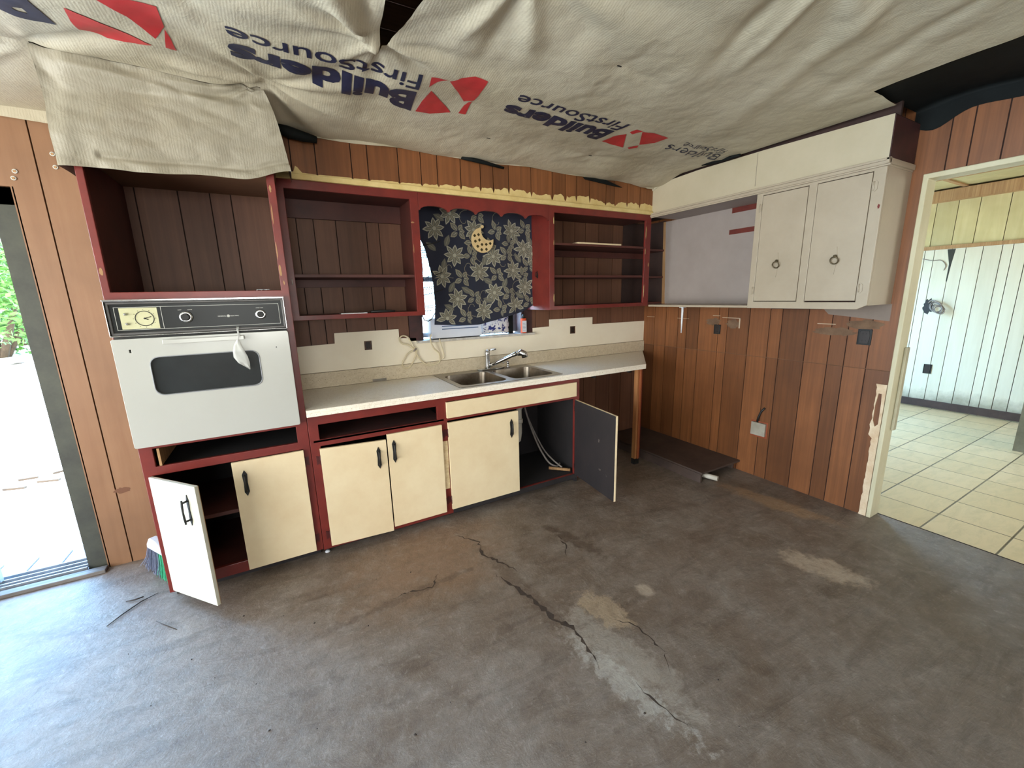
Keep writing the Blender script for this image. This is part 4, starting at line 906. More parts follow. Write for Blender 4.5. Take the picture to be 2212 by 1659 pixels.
# crescent ornament pinned on the curtain
mb = MB(); cx, cz = -1.868, 1.925; o = []; i_ = []
for k in range(25): a = math.radians(92.7 + (366.9 - 92.7) * k / 24); o.append((cx + 0.092 * math.cos(a), cz + 0.092 * math.sin(a)))
for k in range(15): a = math.radians(304 - 148.4 * k / 14); i_.append((cx + 0.055 + 0.065 * math.cos(a), cz + 0.065 + 0.065 * math.sin(a)))
mb.plate(o + i_[1:-1], [], FY(-0.112), 0.0, 0.012)
mb.lathe([(0.012, 0), (0.012, 0.012)], (cx + 0.002, -0.112, cz + 0.098), (0, -1, 0), 16)
mo = mb.build('moon_ornament', M['moon'], bevel=0.002)
tag(mo, 'yellow crescent ornament with dark stencilled spots pinned on the navy curtain', 'ornament')
mb = MB()
for dx, dz in ((-0.066, 0.030), (-0.034, 0.038), (-0.062, -0.010), (-0.028, 0.0), (-0.044, -0.046), (-0.008, -0.032), (0.028, -0.030), (-0.012, -0.070), (0.028, -0.066), (0.062, -0.022)):
    for q in range(4): mb.lathe([(0.0062, 0), (0.0062, 0.0006)], (cx + dx + 0.0055 * math.cos(q * PI / 2), -0.124, cz + dz + 0.0055 * math.sin(q * PI / 2)), (0, -1, 0), 10)
mb.build('stencil_spots', M['moon_dot'], mo)

# things on the window sill
t = thing('slotted_box', 'white slotted plastic box lying on the window sill behind the curtain hem', 'appliance', (-2.07, 0.02, 1.19))
mb = MB(); mb.plate([(-2.285, 1.197), (-1.865, 1.197), (-1.862, 1.210), (-1.862, 1.345), (-1.875, 1.352), (-2.285, 1.352)], [], FY(0.075), 0.0, 0.105); mb.build('housing', M['plastic_white'], t, bevel=0.004)
MB().box(-2.27, -1.88, -0.028, 0.07, 1.190, 1.197).build('foot', M['black'], t)
mb = MB()
for k in range(4): mb.box(-2.20, -1.892, -0.0312, -0.029, 1.262 + 0.022 * k, 1.269 + 0.022 * k)
mb.build('slots', mk('blue_grey_slot', S(86, 104, 132), rough=0.6), t)
def chips_bag():
    mb = MB(); r = random.Random(8); N = 22
    def f(u, v):
        b = math.sin(PI * u) ** 0.6 * math.sin(PI * v) ** 0.5
        return (-1.845 + 0.27 * u, 0.035 - 0.035 * b + 0.006 * r.uniform(-1, 1), 1.197 + 0.15 * v + 0.003 * r.uniform(-1, 1))
    mb.grid(f, [i / N for i in range(N + 1)], [j / 14 for j in range(15)])
    t = NT('printed_crinkled_film'); c = t.coord((1, 1, 1)); n = t.noise(c, 22, 3, 0.6, 1.0)
    sx = t.n('ShaderNodeSeparateXYZ'); t.l(c, sx.inputs[0])
    col = t.ramp(n, [(0.0, S(50, 56, 110)), (0.42, S(50, 56, 110)), (0.45, S(220, 214, 210)), (0.62, S(230, 226, 222)), (0.66, S(120, 120, 150)), (0.8, S(196, 120, 110))], 'LINEAR')
    t.l(col, t.b.inputs['Base Color']); t.b.inputs['Roughness'].default_value = 0.25
    return mb.build('snack_bag', t.m, solid=0.001)
tag(chips_bag(), 'crumpled shiny printed bag lying on the window sill right of the white box', 'bag')
t = thing('glue_bottle', 'orange bottle with white label standing at the right end of the window sill', 'bottle', (-1.465, -0.025, 1.19))
def orr(w, d): return [(math.cos(a * PI / 10) * w - 1.462, math.sin(a * PI / 10) * d - 0.022) for a in range(20)]
MB().plate(orr(0.028, 0.016), [], FZ(1.1905), 0.0, 0.125).build('body', M['orange'], t, bevel=0.004)
MB().plate(rect(-1.483, -1.441, 1.20, 1.295), [], FY(-0.038), 0.0, 0.0012).build('paper_label', M['plastic_white'], t)
mb = MB()
for k in range(6): mb.plate(rect(-1.478, -1.448 - 0.004 * (k % 2), 1.212 + 0.012 * k, 1.2155 + 0.012 * k), [], FY(-0.0392), 0.0, 0.0004)
MB().lathe([(0.013, 0), (0.013, 0.02), (0.009, 0.03), (0.008, 0.034)], (-1.462, -0.022, 1.3155), (0, 0, 1), 16).build('cap', M['black'], t)
mb.build('label_lines', mk('grey_print', S(150, 152, 170), rough=0.6), t)
tag(MB().box(-1.575, -1.535, 0.028, 0.05, 1.1905, 1.36).build('black_strip', M['felt'], bevel=0.002), 'black upright strip standing on the window sill beside the orange bottle', 'strip')
# wire rack hanging at the window's left side
t = thing('wire_rack', 'bent wire rack hanging in the bright gap left of the curtain', 'rack', (-2.335, -0.03, 1.38))
mb = MB()
for z in (1.86, 1.845, 1.83, 1.815, 1.80, 1.585, 1.57, 1.45, 1.435, 1.41): mb.tube([(-2.352, -0.02, z), (-2.30, -0.03, z - 0.002 + 0.004 * math.sin(z * 90)), (-2.25, -0.045, z + 0.006)], 0.0026, 5)
for k in range(7): 
    x = -2.35 + 0.013 * k; mb.tube([(x, -0.02, 1.90 - 0.01 * k), (x + 0.002, -0.03, 1.7), (x + 0.004, -0.035, 1.55), (x + 0.002, -0.035, 1.36 + 0.01 * k)], 0.0022, 5)
for z in (1.64, 1.52, 1.86): mb.tube([(-2.35, -0.025, z), (-2.338, -0.09, z + 0.008), (-2.328, -0.128, z + 0.012), (-2.25, -0.134, z + 0.03), (-2.21, -0.138, z + 0.045)], 0.003, 6)
mb.tube([(-2.352, -0.03, 1.38), (-2.345, -0.06, 1.345), (-2.32, -0.075, 1.335), (-2.29, -0.07, 1.35), (-2.26, -0.06, 1.39)], 0.004, 8)
mb.build('wires', M['black'], t)
# power cord looping down over the splash board
mb = MB()
def spl(pts, n=8):
    P = [pts[0]] + pts + [pts[-1]]; out = []
    for i in range(1, len(P) - 2):
        for k in range(n):
            t = k / n; a, b, c, d = [Vector(q) for q in P[i - 1:i + 3]]
            out.append(0.5 * ((2 * b) + (c - a) * t + (2 * a - 5 * b + 4 * c - d) * t * t + (3 * b - a - 3 * c + d) * t ** 3))
    out.append(Vector(pts[-1])); return out
cp_ = [(-2.30, -0.055, 1.235), (-2.31, -0.056, 1.195), (-2.285, -0.045, 1.13), (-2.235, -0.02, 1.08), (-2.24, -0.02, 1.01), (-2.29, -0.025, 0.985), (-2.35, -0.025, 0.995), (-2.40, -0.02, 1.06), (-2.425, -0.018, 1.12), (-2.47, -0.018, 1.165), (-2.515, -0.018, 1.18), (-2.535, -0.018, 1.21), (-2.51, -0.018, 1.235), (-2.47, -0.018, 1.22), (-2.435, -0.022, 1.15), (-2.41, -0.02, 1.12), (-2.43, -0.018, 1.06), (-2.47, -0.018, 1.00), (-2.51, -0.018, 0.995), (-2.525, -0.018, 1.03), (-2.50, -0.018, 1.08), (-2.44, -0.026, 1.13), (-2.36, -0.018, 1.08), (-2.30, -0.018, 1.00), (-2.25, -0.03, 1.02), (-2.245, -0.03, 1.07), (-2.27, -0.028, 1.12)]
cp_ = cp_[:5] + [(-2.33, -0.02, 1.0), (-2.39, -0.02, 1.05)] + cp_[8:20] + [(-2.48, -0.02, 1.10), (-2.425, -0.026, 1.125)]
cp_ = [(p[0], p[1] - 0.009, p[2]) for p in cp_]
cor = mb.tube(spl(cp_, 7), 0.0058, 8).build('power_cord', M['cord']); tag(cor, 'ivory power cord looped and tied against the splash board left of the sink', 'cord')
MB().tube([(-2.438, -0.038, 1.115), (-2.415, -0.038, 1.135)], 0.006, 8).build('cord_tie', M['hose'], cor)
mb = MB().tube(spl([(-2.235, -0.055, 1.196), (-2.205, -0.030, 1.11), (-2.195, -0.026, 1.05), (-2.21, -0.026, 1.035)], 7), 0.0042, 8)
tag(mb.build('power_cord', M['cord']), 'short ivory cord end hanging just below the window sill corner', 'cord')
# bits on the shelves
tag(MB().box(-2.955, -2.80, -0.352, -0.26, 1.4172, 1.4245).build('paper_strip', M['plastic_white']), 'white paper strip on the bottom shelf left of the window', 'paper')
tag(MB().tube([(-2.775, -0.33, 1.4275), (-2.72, -0.325, 1.4285), (-2.66, -0.33, 1.4275), (-2.62, -0.325, 1.427)], [0.007, 0.010, 0.009, 0.006], 8).build('dark_tool', M['black']), 'small black object on the bottom shelf beside the curtain', 'tool')
tag(MB().box(-1.13, -0.67, -0.344, -0.22, 1.9022, 1.914).build('paper_strip', M['cream']), 'pale strip lying on the top shelf in the corner cabinet', 'paper')
# hoses and drain under the sink
t = thing('drain_pipe', 'white plastic drain pipe inside the open sink cabinet', 'pipe', (-1.72, -0.36, 0.3))
MB().tube([(-1.70, -0.33, 0.745), (-1.70, -0.33, 0.42), (-1.71, -0.33, 0.36), (-1.76, -0.33, 0.33), (-1.81, -0.33, 0.36)], 0.021, 14).build('pipe', M['pvc'], t)
for z in (0.62, 0.50): MB().lathe([(0.027, 0), (0.029, 0.01), (0.029, 0.03), (0.026, 0.036)], (-1.70, -0.33, z), (0, 0, 1), 18).build('collar', M['pvc'], t)
tag(MB().tube(spl([(-1.60, -0.25, 0.60), (-1.57, -0.28, 0.45), (-1.52, -0.33, 0.27), (-1.47, -0.40, 0.14), (-1.42, -0.45, 0.105), (-1.38, -0.44, 0.12)], 8), 0.008, 8).build('hose', M['hose']), 'grey hose curling down to the floor of the open sink cabinet', 'hose')
tag(MB().tube(spl([(-1.58, -0.22, 0.56), (-1.52, -0.26, 0.38), (-1.46, -0.32, 0.22), (-1.43, -0.42, 0.15), (-1.40, -0.50, 0.11)], 8), 0.007, 8).build('hose', M['hose']), 'grey hose running straight towards the open door of the sink cabinet', 'hose')
tag(MB().tube([(-1.49, -0.44, 0.103), (-1.36, -0.56, 0.10)], 0.013, 8).build('wood_stick', M['raw_edge']), 'broken pale stick on the floor of the open sink cabinet', 'stick')
# low board left where a cabinet stood
t = thing('cabinet_base', 'low dark plywood base on the floor along the panelled wall', 'platform', (-0.25, -0.6, 0.0))
pw = mk('dusty_dark_plywood', S(86, 70, 62), S(58, 46, 42), 5, rough=0.6, chips=S(120, 104, 90), chip_t=0.68, chip_s=5)
MB().box(-0.505, -0.008, -1.15, -0.02, 0.074, 0.090).build('top_board', pw, t, bevel=0.002)
MB().box(-0.505, -0.487, -1.14, -0.02, 0.0, 0.073).box(-0.03, -0.01, -1.1, -0.02, 0.0, 0.073).build('side_rail', pw, t, bevel=0.001)
tag(MB().tube([(-0.44, -0.98, 0.03), (-0.37, -1.20, 0.028)], 0.020, 16).build('white_tube', M['pvc']), 'short white tube sticking out from under the low plywood base', 'tube')
# junction box on the right wall
t = thing('junction_box', 'grey square junction box with a dark cable end on the brown panelled wall', 'junction box', (-0.006, -1.275, 0.41))
MB().box(-0.028, -0.0062, -1.335, -1.222, 0.352, 0.458).build('box', mk('dull_grey_metal', S(172, 164, 148), S(146, 138, 122), 8, rough=0.5, metal=0.2), t, bevel=0.003)
MB().plate(rect(-1.345, -1.21, 0.335, 0.468), [], FX(-0.006), 0.0003, 0.0018).build('backing', mk('bare_orange_wood', S(142, 68, 36), rough=0.7), t)
MB().tube([(-0.012, -1.262, 0.46), (-0.018, -1.27, 0.50), (-0.014, -1.285, 0.55), (-0.014, -1.31, 0.585)], 0.008, 8).build('cable', M['black'], t)
# torn marks on the right wall
def blob(y, z, ry, rz, n, seed, jag=0.25):
    r = random.Random(seed); return [(y + ry * math.cos(a) * (1 + r.uniform(-jag, jag)), z + rz * math.sin(a) * (1 + r.uniform(-jag, jag))) for a in [2 * PI * k / n for k in range(n)]]
mark = mk('torn_panel_face', S(118, 92, 70), S(90, 66, 48), 14, rough=0.85); lt = mk('pale_scrape', S(196, 176, 150), rough=0.8)
for y, z, ry, rz, sd in ((-0.80, 1.245, 0.07, 0.03, 1), (-0.98, 1.235, 0.055, 0.035, 2), (-1.70, 1.215, 0.12, 0.028, 3), (-1.86, 1.268, 0.10, 0.030, 4)):
    MB().plate(blob(y, z, ry, rz, 26, sd), [], FX(0.0), 0.0055, 0.0066).build('torn_patch', mark, wr)
MB().plate([(-1.992, 1.295), (-1.66, 1.33), (-1.62, 1.372), (-1.992, 1.40)], [], FX(0.0), 0.0055, 0.0067).build('paint_patch', mk('grey_paint_overspill', S(128, 112, 100), rough=0.6), wr)
mb = MB()
for y0, y1, z0, z1 in ((-1.04, -1.03, 1.20, 1.285), (-1.04, -0.88, 1.280, 1.284), (-0.86, -0.79, 1.294, 1.298), (-0.55, -0.42, 1.262, 1.265), (-1.71, -1.60, 1.262, 1.266), (-0.15, -0.05, 1.266, 1.269)): mb.plate(rect(y0, y1, z0, z1), [], FX(0.0), 0.006, 0.0072)
mb.build('glue_line', lt, wr)
# left wall details
mb = MB(); mb.plate(blob(-4.205, 0.455, 0.035, 0.018, 20, 7), [], FY(-0.05), 0.0005, 0.0015); mb.build('knot', mk('knot_brown', S(112, 70, 44), rough=0.7), wb)
for i, (x, z) in enumerate(((-4.168, 2.245), (-4.168, 2.185), (-4.315, 2.15), (-4.325, 2.118))):
    a = thing('screw_anchor', ('white wall anchor beside the hanging sheet corner, upper of two', 'white wall anchor beside the hanging sheet corner, lower of two', 'screw above the sliding door corner, upper of two', 'screw above the sliding door corner, lower of two')[i], 'screw', (x, -0.05, z))
    MB().torus((x, -0.0525, z), (0, 1, 0), 0.008, 0.0025, 14, 6).build('ring', M['print_white'], a); MB().lathe([(0.0065, 0), (0.005, 0.006)], (x, -0.0505, z), (0, -1, 0), 10).build('head', M['raw_edge'], a)

# ---------------------------------------------------------------- house-wrap sheet under the ceiling
PINS = [(-3.984, -0.66, 0.05, 0.35, 7, 0.4, 0.020), (-3.22, -0.72, 0.06, 0.40, 9, 1.1, 0.022), (-2.828, -1.30, 0.02, 0.42, 9, 0.3, 0.020), (-2.454, -1.80, 0.085, 0.55, 8, 2.0, 0.020),
        (-1.856, -1.547, 0.02, 0.22, 5, 0.2, 0.007), (-2.055, -0.647, 0.012, 0.14, 4, 1.0, 0.004), (-1.261, -0.636, 0.018, 0.2, 5, 2.0, 0.006), (-1.576, -2.30, 0.08, 0.55, 7, 0.5, 0.018),
        (-3.75, -1.75, 0.08, 0.5, 8, 1.7, 0.02), (-3.3, -2.9, 0.08, 0.6, 7, 0.1, 0.02), (-0.9, -3.2, 0.07, 0.6, 6, 0.9, 0.015), (-5.0, -1.4, 0.08, 0.6, 8, 0.4, 0.02), (-2.0, -3.9, 0.08, 0.6, 7, 0.1, 0.02), (-5.2, -3.4, 0.08, 0.6, 7, 2.1, 0.02)]
RIDGES = [((-2.83, -1.28), (-3.0, -1.75), 0.05, 0.045), ((-2.83, -1.26), (-2.92, -1.6), 0.025, -0.035), ((-2.84, -1.26), (-3.12, -1.62), 0.035, -0.030), ((-2.454, -1.80), (-2.60, -1.30), 0.035, -0.020), ((-2.454, -1.80), (-2.20, -1.35), 0.05, -0.022), ((-2.454, -1.80), (-2.42, -1.25), 0.03, 0.012), ((-1.72, -2.25), (-1.45, -1.62), 0.035, 0.016), ((-1.60, -2.3), (-1.33, -1.65), 0.03, -0.018),
          ((-2.83, -1.30), (-2.40, -1.25), 0.03, -0.012), ((-2.83, -1.30), (-3.0, -1.02), 0.03, -0.014), ((-1.3, -2.3), (-0.8, -1.2), 0.07, -0.016), ((-1.05, -2.5), (-0.62, -1.5), 0.06, 0.012), ((-4.0, -0.66), (-4.5, -0.25), 0.03, -0.014),
          ((-3.98, -0.68), (-3.55, -1.02), 0.04, 0.018), ((-3.24, -0.72), (-3.62, -0.80), 0.03, -0.022), ((-3.24, -0.74), (-3.60, -0.96), 0.03, 0.016), ((-1.26, -0.64), (-1.62, -0.95), 0.03, -0.006), ((-0.9, -0.45), (-1.26, -0.64), 0.02, -0.008), ((-3.7, -1.5), (-3.2, -1.0), 0.05, 0.02), ((-3.5, -1.7), (-2.95, -1.25), 0.04, -0.018)]
def sm(t): t = max(0.0, min(1.0, t)); return t * t * (3 - 2 * t)
def tz(x, y):
    z = 2.432 + 0.010 * math.sin(1.7 * x + 0.8) * math.sin(1.9 * y + 0.3) + 0.004 * math.sin(6.1 * x + 2.3 * y) + 0.0025 * math.sin(13 * x - 7 * y + 1)
    z += 0.03 * sm((-y - 1.0) / 3.0) * sm((x + 6.5) / 6.0)
    if x > -3.3: z -= 0.035 * math.exp(-((-0.355 - y) / 0.22) ** 2) + 0.02 * math.exp(-((x + 0.34) ** 2 + (y + 0.36) ** 2) / 0.12)
    z += 0.012 * (0.3 - abs(noise.noise(Vector((x * 2.3, y * 3.1, 0.3))))) + 0.006 * (0.3 - abs(noise.noise(Vector((x * 6.1 + 3, y * 7.3, 1.7))))) + 0.0015 * noise.noise(Vector((x * 26, y * 26, 4.0)))
    for px, py, h, r, n, ph, A in PINS:
        dx, dy = x - px, y - py; d = math.hypot(dx, dy)
        if d > 4 * r: continue
        th = math.atan2(dy, dx)
        z += h * math.exp(-d / r * 1.6) + A * math.exp(-d / (1.4 * r)) * (math.cos(n * th + ph) * 0.6 + 0.4 * math.cos((n + 4) * th - ph * 2)) * min(1, d / 0.12) * (0.6 + 0.4 * math.sin(2 * th + ph))
    for (ax, ay), (bx, by), w, h in RIDGES:
        vx, vy = bx - ax, by - ay; L2 = vx * vx + vy * vy; t = ((x - ax) * vx + (y - ay) * vy) / L2
        if -0.3 < t < 1.3:
            tt = max(0, min(1, t)); d = math.hypot(x - ax - vx * tt, y - ay - vy * tt)
            z += h * math.exp(-(d / (w * (0.6 + 0.8 * tt))) ** 2) * sm((1 - t) / 0.5 + 0.0) * sm((t + 0.1) / 0.2)
    if x > -0.9 and y > -2.3:
        k = math.exp(-((x + 0.333) / 0.12) ** 2) * sm((y + 2.3) / 0.3); z = z * (1 - k) + k * (2.385 + 0.048 * sm((-y - 0.42) / 0.25))
    return z
def axis_pts(segs):
    out = []
    for a, b, st in segs:
        n = max(1, round((b - a) / st)); out += [a + (b - a) * k / n for k in range(n)]
    return out + [segs[-1][1]]
XS = axis_pts([(-6.55, -4.6, 0.07), (-4.6, -3.985, 0.02), (-3.985, -3.235, 0.014), (-3.235, -0.6, 0.0145), (-0.6, -0.333, 0.015)])
YS = axis_pts([(-6.5, -3.0, 0.07), (-3.0, -1.985, 0.022), (-1.985, -0.665, 0.0145), (-0.665, -0.360, 0.015), (-0.360, -0.055, 0.03)])
TEAR = [(-2.882, -1.68), (-2.865, -1.58), (-2.848, -1.46), (-2.838, -1.36), (-2.822, -1.27), (-2.800, -1.285), (-2.776, -1.37), (-2.755, -1.48), (-2.740, -1.58), (-2.725, -1.70), (-2.735, -1.9), (-2.78, -2.05), (-2.84, -1.9)]
def inpoly(x, y, P):
    c = False
    for i in range(len(P)):
        (x0, y0), (x1, y1) = P[i - 1], P[i]
        if (y0 > y) != (y1 > y) and x < (x1 - x0) * (y - y0) / (y1 - y0) + x0: c = not c
    return c
def sheet_skip(x, y):
    if -3.985 < x < -3.235 and y > -0.665: return True
    if x > -3.235 and y > -0.360: return True
    if x > -0.6 and y < -1.985: return True
    return inpoly(x, y, TEAR)
mb = MB(); V = mb.grid(lambda x, y: (x, y, tz(x, y)), XS, YS, skip=sheet_skip)
# clean the torn edge onto its outline
for row in V:
    for v in row:
        if not v.link_faces or not v.is_boundary: continue
        x, y = v.co.x, v.co.y
        if -2.9 < x < -2.7 and -2.1 < y < -1.28:
            best = None
            for i in range(len(TEAR)):
                (x0, y0), (x1, y1) = TEAR[i - 1], TEAR[i]; L2 = (x1 - x0) ** 2 + (y1 - y0) ** 2
                t = max(0, min(1, ((x - x0) * (x1 - x0) + (y - y0) * (y1 - y0)) / L2)); qx, qy = x0 + t * (x1 - x0), y0 + t * (y1 - y0); d = math.hypot(x - qx, y - qy)
                if best is None or d < best[0]: best = (d, qx, qy)
            v.co = (best[1], best[2], tz(best[1], best[2]))
# printing on the sheet
def on_sheet(polys_v, tris, mi):
    mb.mi = mi; b = bmesh.new(); vs = [b.verts.new((x, y, 0)) for x, y in polys_v]
    for q in tris:
        try: b.faces.new([vs[i] for i in q])
        except ValueError: pass
    for _ in range(5):
        long_ = [e for e in b.edges if e.calc_length() > 0.022]
        if not long_: break
        bmesh.ops.subdivide_edges(b, edges=long_, cuts=1); bmesh.ops.triangulate(b, faces=b.faces[:])
    b.verts.index_update(); m_ = {v.index: mb._v((v.co.x, v.co.y, tz(v.co.x, v.co.y) - 0.0022)) for v in b.verts}
    for f in b.faces: mb._f([m_[v.index] for v in f.verts], True)
    b.free()
def quad_text(txt, Q, bold=0.045, wob=0.0):
    """Q = baseline start, baseline end, top end, top start"""
    P, T = text_polys(txt, bold); (ax, ay), (bx, by), (cx2, cy2), (dx, dy) = Q; out = []
    for u, v in P:
        x = (1 - v) * ((1 - u) * ax + u * bx) + v * ((1 - u) * dx + u * cx2); y = (1 - v) * ((1 - u) * ay + u * by) + v * ((1 - u) * dy + u * cy2)
        if wob: x += wob * math.sin(u * 17 + v * 3); y += wob * math.sin(u * 23 + 1 + v * 4)
        out.append((x, y))
    on_sheet(out, T, 1)
def poly_print(P):
    b = bmesh.new(); vs = [b.verts.new((x, y, 0)) for x, y in P]; f = b.faces.new(vs); bmesh.ops.triangulate(b, faces=[f]); b.verts.index_update()
    T = [[v.index for v in f.verts] for f in b.faces]; b.free(); on_sheet(P, T, 2)
quad_text('Builders', [(-2.599, -0.996), (-3.334, -1.044), (-3.33, -0.915), (-2.575, -0.807)])
quad_text('FirstSource', [(-2.609, -1.134), (-3.333, -1.150), (-3.325, -1.070), (-2.600, -1.03)], 0.012)
quad_text('Builders', [(-1.409, -1.032), (-2.167, -1.087), (-2.145, -0.975), (-1.424, -0.891)])
quad_text('FirstSource', [(-1.384, -1.143), (-2.143, -1.180), (-2.137, -1.108), (-1.403, -1.050)], 0.012)
quad_text('Builders', [(-0.454, -1.081), (-0.931, -1.04), (-0.908, -0.954), (-0.40, -0.975)], 0.0, 0.008)
quad_text('FirstSource', [(-0.50, -1.160), (-0.876, -1.121), (-0.845, -1.061), (-0.48, -1.09)], 0.0, 0.008)
quad_text('Builders', [(-3.86, -1.10), (-4.62, -1.14), (-4.60, -1.0), (-3.835, -0.905)])
quad_text('FirstSource', [(-3.87, -1.24), (-4.62, -1.26), (-4.61, -1.18), (-3.86, -1.14)], 0.012)
for P in ([(-2.57, -1.134), (-2.502, -1.159), (-2.539, -1.102), (-2.56, -1.063)], [(-2.541, -1.037), (-2.461, -0.95), (-2.379, -0.862), (-2.474, -0.813), (-2.553, -0.816), (-2.55, -0.933)],
          [(-2.492, -1.15), (-2.459, -1.202), (-2.401, -1.227), (-2.333, -1.217), (-2.331, -1.136), (-2.318, -1.024), (-2.35, -0.974), (-2.428, -1.073)], [(-2.319, -1.01), (-2.299, -0.871), (-2.339, -0.871), (-2.337, -0.944)],
          [(-1.317, -1.069), (-1.304, -1.113), (-1.255, -1.117), (-1.285, -1.056)], [(-1.316, -1.041), (-1.179, -0.868), (-1.273, -0.863), (-1.37, -0.881), (-1.359, -0.97)],
          [(-1.254, -1.109), (-1.167, -1.122), (-1.028, -1.11), (-1.044, -1.011), (-1.119, -0.954)], [(-1.113, -0.944), (-1.097, -0.912), (-1.128, -0.871), (-1.156, -0.885), (-1.135, -0.921)],
          [(-3.769, -1.065), (-3.711, -1.021), (-3.644, -0.968), (-3.577, -0.917), (-3.62, -0.884), (-3.714, -0.859), (-3.781, -0.889), (-3.783, -0.962)],
          [(-3.672, -1.17), (-3.589, -1.164), (-3.515, -1.164), (-3.517, -1.042), (-3.555, -0.982), (-3.61, -1.076), (-3.676, -1.144), (-3.693, -1.159)], [(-3.518, -1.031), (-3.509, -0.989), (-3.504, -0.907), (-3.536, -0.926), (-3.528, -0.979)]):
    poly_print(P)
sheet = mb.build('house_wrap', [M['tarp'], M['print_blue'], M['print_red']], recalc=False)
tag(sheet, 'large white printed house wrap stapled under the ceiling, torn at one spot', 'tarpaulin')
# flap hanging in front of the oven cabinet's soffit
def flapf(u, v):
    zt = tz(-3.985 + 0.745 * u, -0.665) + 0.001; zb = 2.062 + 0.022 * u + 0.045 * sm((u - 0.75) / 0.25) + 0.004 * math.sin(u * 14)
    xr = -3.24 + 0.092 * v ** 0.5; xl = -3.992 + 0.005 * math.sin(v * 3); x = xl + (xr - xl) * u; z = zt + (zb - zt) * v
    y = -0.665 + 0.02 * sm(v * 5) + 0.010 * math.sin(v * 7 + u * 3) * v + 0.012 * math.exp(-((v - 0.88) / 0.03) ** 2) * (u > 0.15)
    f = (1 - u); r1 = v / max(0.05, f + 0.02)
    y += -0.014 * math.exp(-((r1 - 0.15) / 0.07) ** 2) * math.exp(-f * 1.6) + 0.012 * math.exp(-((r1 - 0.34) / 0.10) ** 2) * math.exp(-f * 1.2) - 0.010 * math.exp(-((r1 - 0.6) / 0.12) ** 2) * math.exp(-f * 2.5)
    y += 0.022 * (0.3 - abs(noise.noise(Vector((u * 2.6, v * 2.2 - u, 7.0))))) + 0.008 * (0.3 - abs(noise.noise(Vector((u * 7, v * 6, 2.0)))))
    y += -0.02 * math.exp(-((v - 0.10 - 0.12 * u) / 0.05) ** 2) * math.sin(PI * u) + 0.006 * math.sin(u * 31 + v * 4) * math.exp(-((u - 0.04) / 0.08) ** 2)
    return (x, y, z)
mb = MB(); n_u, n_v = 90, 60
mb.grid(flapf, [i / n_u for i in range(n_u + 1)], [j / n_v for j in range(n_v + 1)])
def flap_side(u, v):
    a = flapf(1.0, v); return (a[0] + 0.01 * u, a[1] + u * (-0.37 - a[1]), a[2] - 0.0 + 0.01 * u * v)
mb.grid(flap_side, [i / 12 for i in range(13)], [0.25 + 0.75 * j / 20 for j in range(21)])
def flap_sl(u, v):
    a = flapf(0.0, v); return (a[0] + 0.004 * math.sin(u * 9), a[1] + u * (-0.06 - a[1]), a[2])
mb.grid(flap_sl, [i / 12 for i in range(13)], [j / 20 for j in range(21)])
mb.build('hanging_flap', M['tarp_dirty_dim'], sheet, recalc=False)
# edges that turn down over the walls
mb = MB()
def skirt(x0, x1, y, zb, zv=0.01):
    n = int((x1 - x0) / 0.03); mb.grid(lambda u, v: (x0 + (x1 - x0) * u, y - 0.006 * math.sin(u * 37) * v, tz(x0 + (x1 - x0) * u, y - 0.003) * (1 - v) + v * (zb(x0 + (x1 - x0) * u))), [i / n for i in range(n + 1)], [j / 4 for j in range(5)])
skirt(-6.55, -3.99, -0.058, lambda x: 2.392 + 0.012 * math.sin(x * 5) + (0.05 if x < -4.45 else 0))
skirt(-3.13, -0.345, -0.362, lambda x: 2.398 + 0.006 * math.sin(x * 7))
mb.build('turned_edge', M['tarp'], sheet, recalc=False)
mb = MB(); mb.plate([(-0.53, 2.44), (-0.34, 2.45), (-0.338, 2.372), (-0.42, 2.372), (-0.50, 2.39)], [], lambda u, v, t_: (u, -0.372 - t_, v), 0.0, 0.002)
mb.plate([(-0.352, 2.46), (-0.52, 2.468), (-0.52, 2.42), (-0.352, 2.36)], [], lambda u, v, t_: (-0.338 - t_, u, v), 0.0, 0.002); mb.build('corner_lap', M['tarp'], sheet)
for i, (x, y) in enumerate([(p[0], p[1]) for p in PINS[4:7]]):
    MB().box(x - 0.012, x + 0.012, y - 0.002, y + 0.002, tz(x, y) - 0.004, tz(x, y) + 0.0).build('staple', M['black'], sheet)
# black plastic pieces along the top of the walls
FE = [('black plastic wad between the hanging flap and the panelling', [(-3.19, -0.40, 2.405), (-3.12, -0.41, 2.385), (-3.05, -0.405, 2.375), (-2.99, -0.395, 2.372)], 0.030),
      ('thin folded black plastic strip at the sheet edge above the curtain', [(-2.12, -0.378, 2.398), (-2.04, -0.386, 2.392), (-1.95, -0.386, 2.384), (-1.81, -0.38, 2.370)], 0.014)]
for lab, P, r in FE: tag(MB().tube(P, [r * 0.8, r, r * 0.85, r * 0.6], 9).build('plastic_strip', M['felt']), lab, 'plastic strip')
mb = MB(); mb.plate([(-1.10, 2.392), (-0.90, 2.40), (-0.70, 2.355), (-0.80, 2.358), (-1.08, 2.378)], [], FY(-0.356), 0.001, 0.012); tag(mb.build('plastic_strip', M['felt']), 'dark wedge of plastic under the sheet in the right back corner', 'plastic strip')
mb = MB(); mb.tube([(-0.372, -0.86, 2.432), (-0.372, -0.93, 2.428), (-0.37, -1.02, 2.420), (-0.37, -1.08, 2.424), (-0.37, -1.16, 2.420)], [0.004, 0.011, 0.007, 0.012, 0.008], 8); tag(mb.build('plastic_strip', M['felt']), 'crumpled black scrap where the printed sheet meets the white soffit', 'plastic strip')
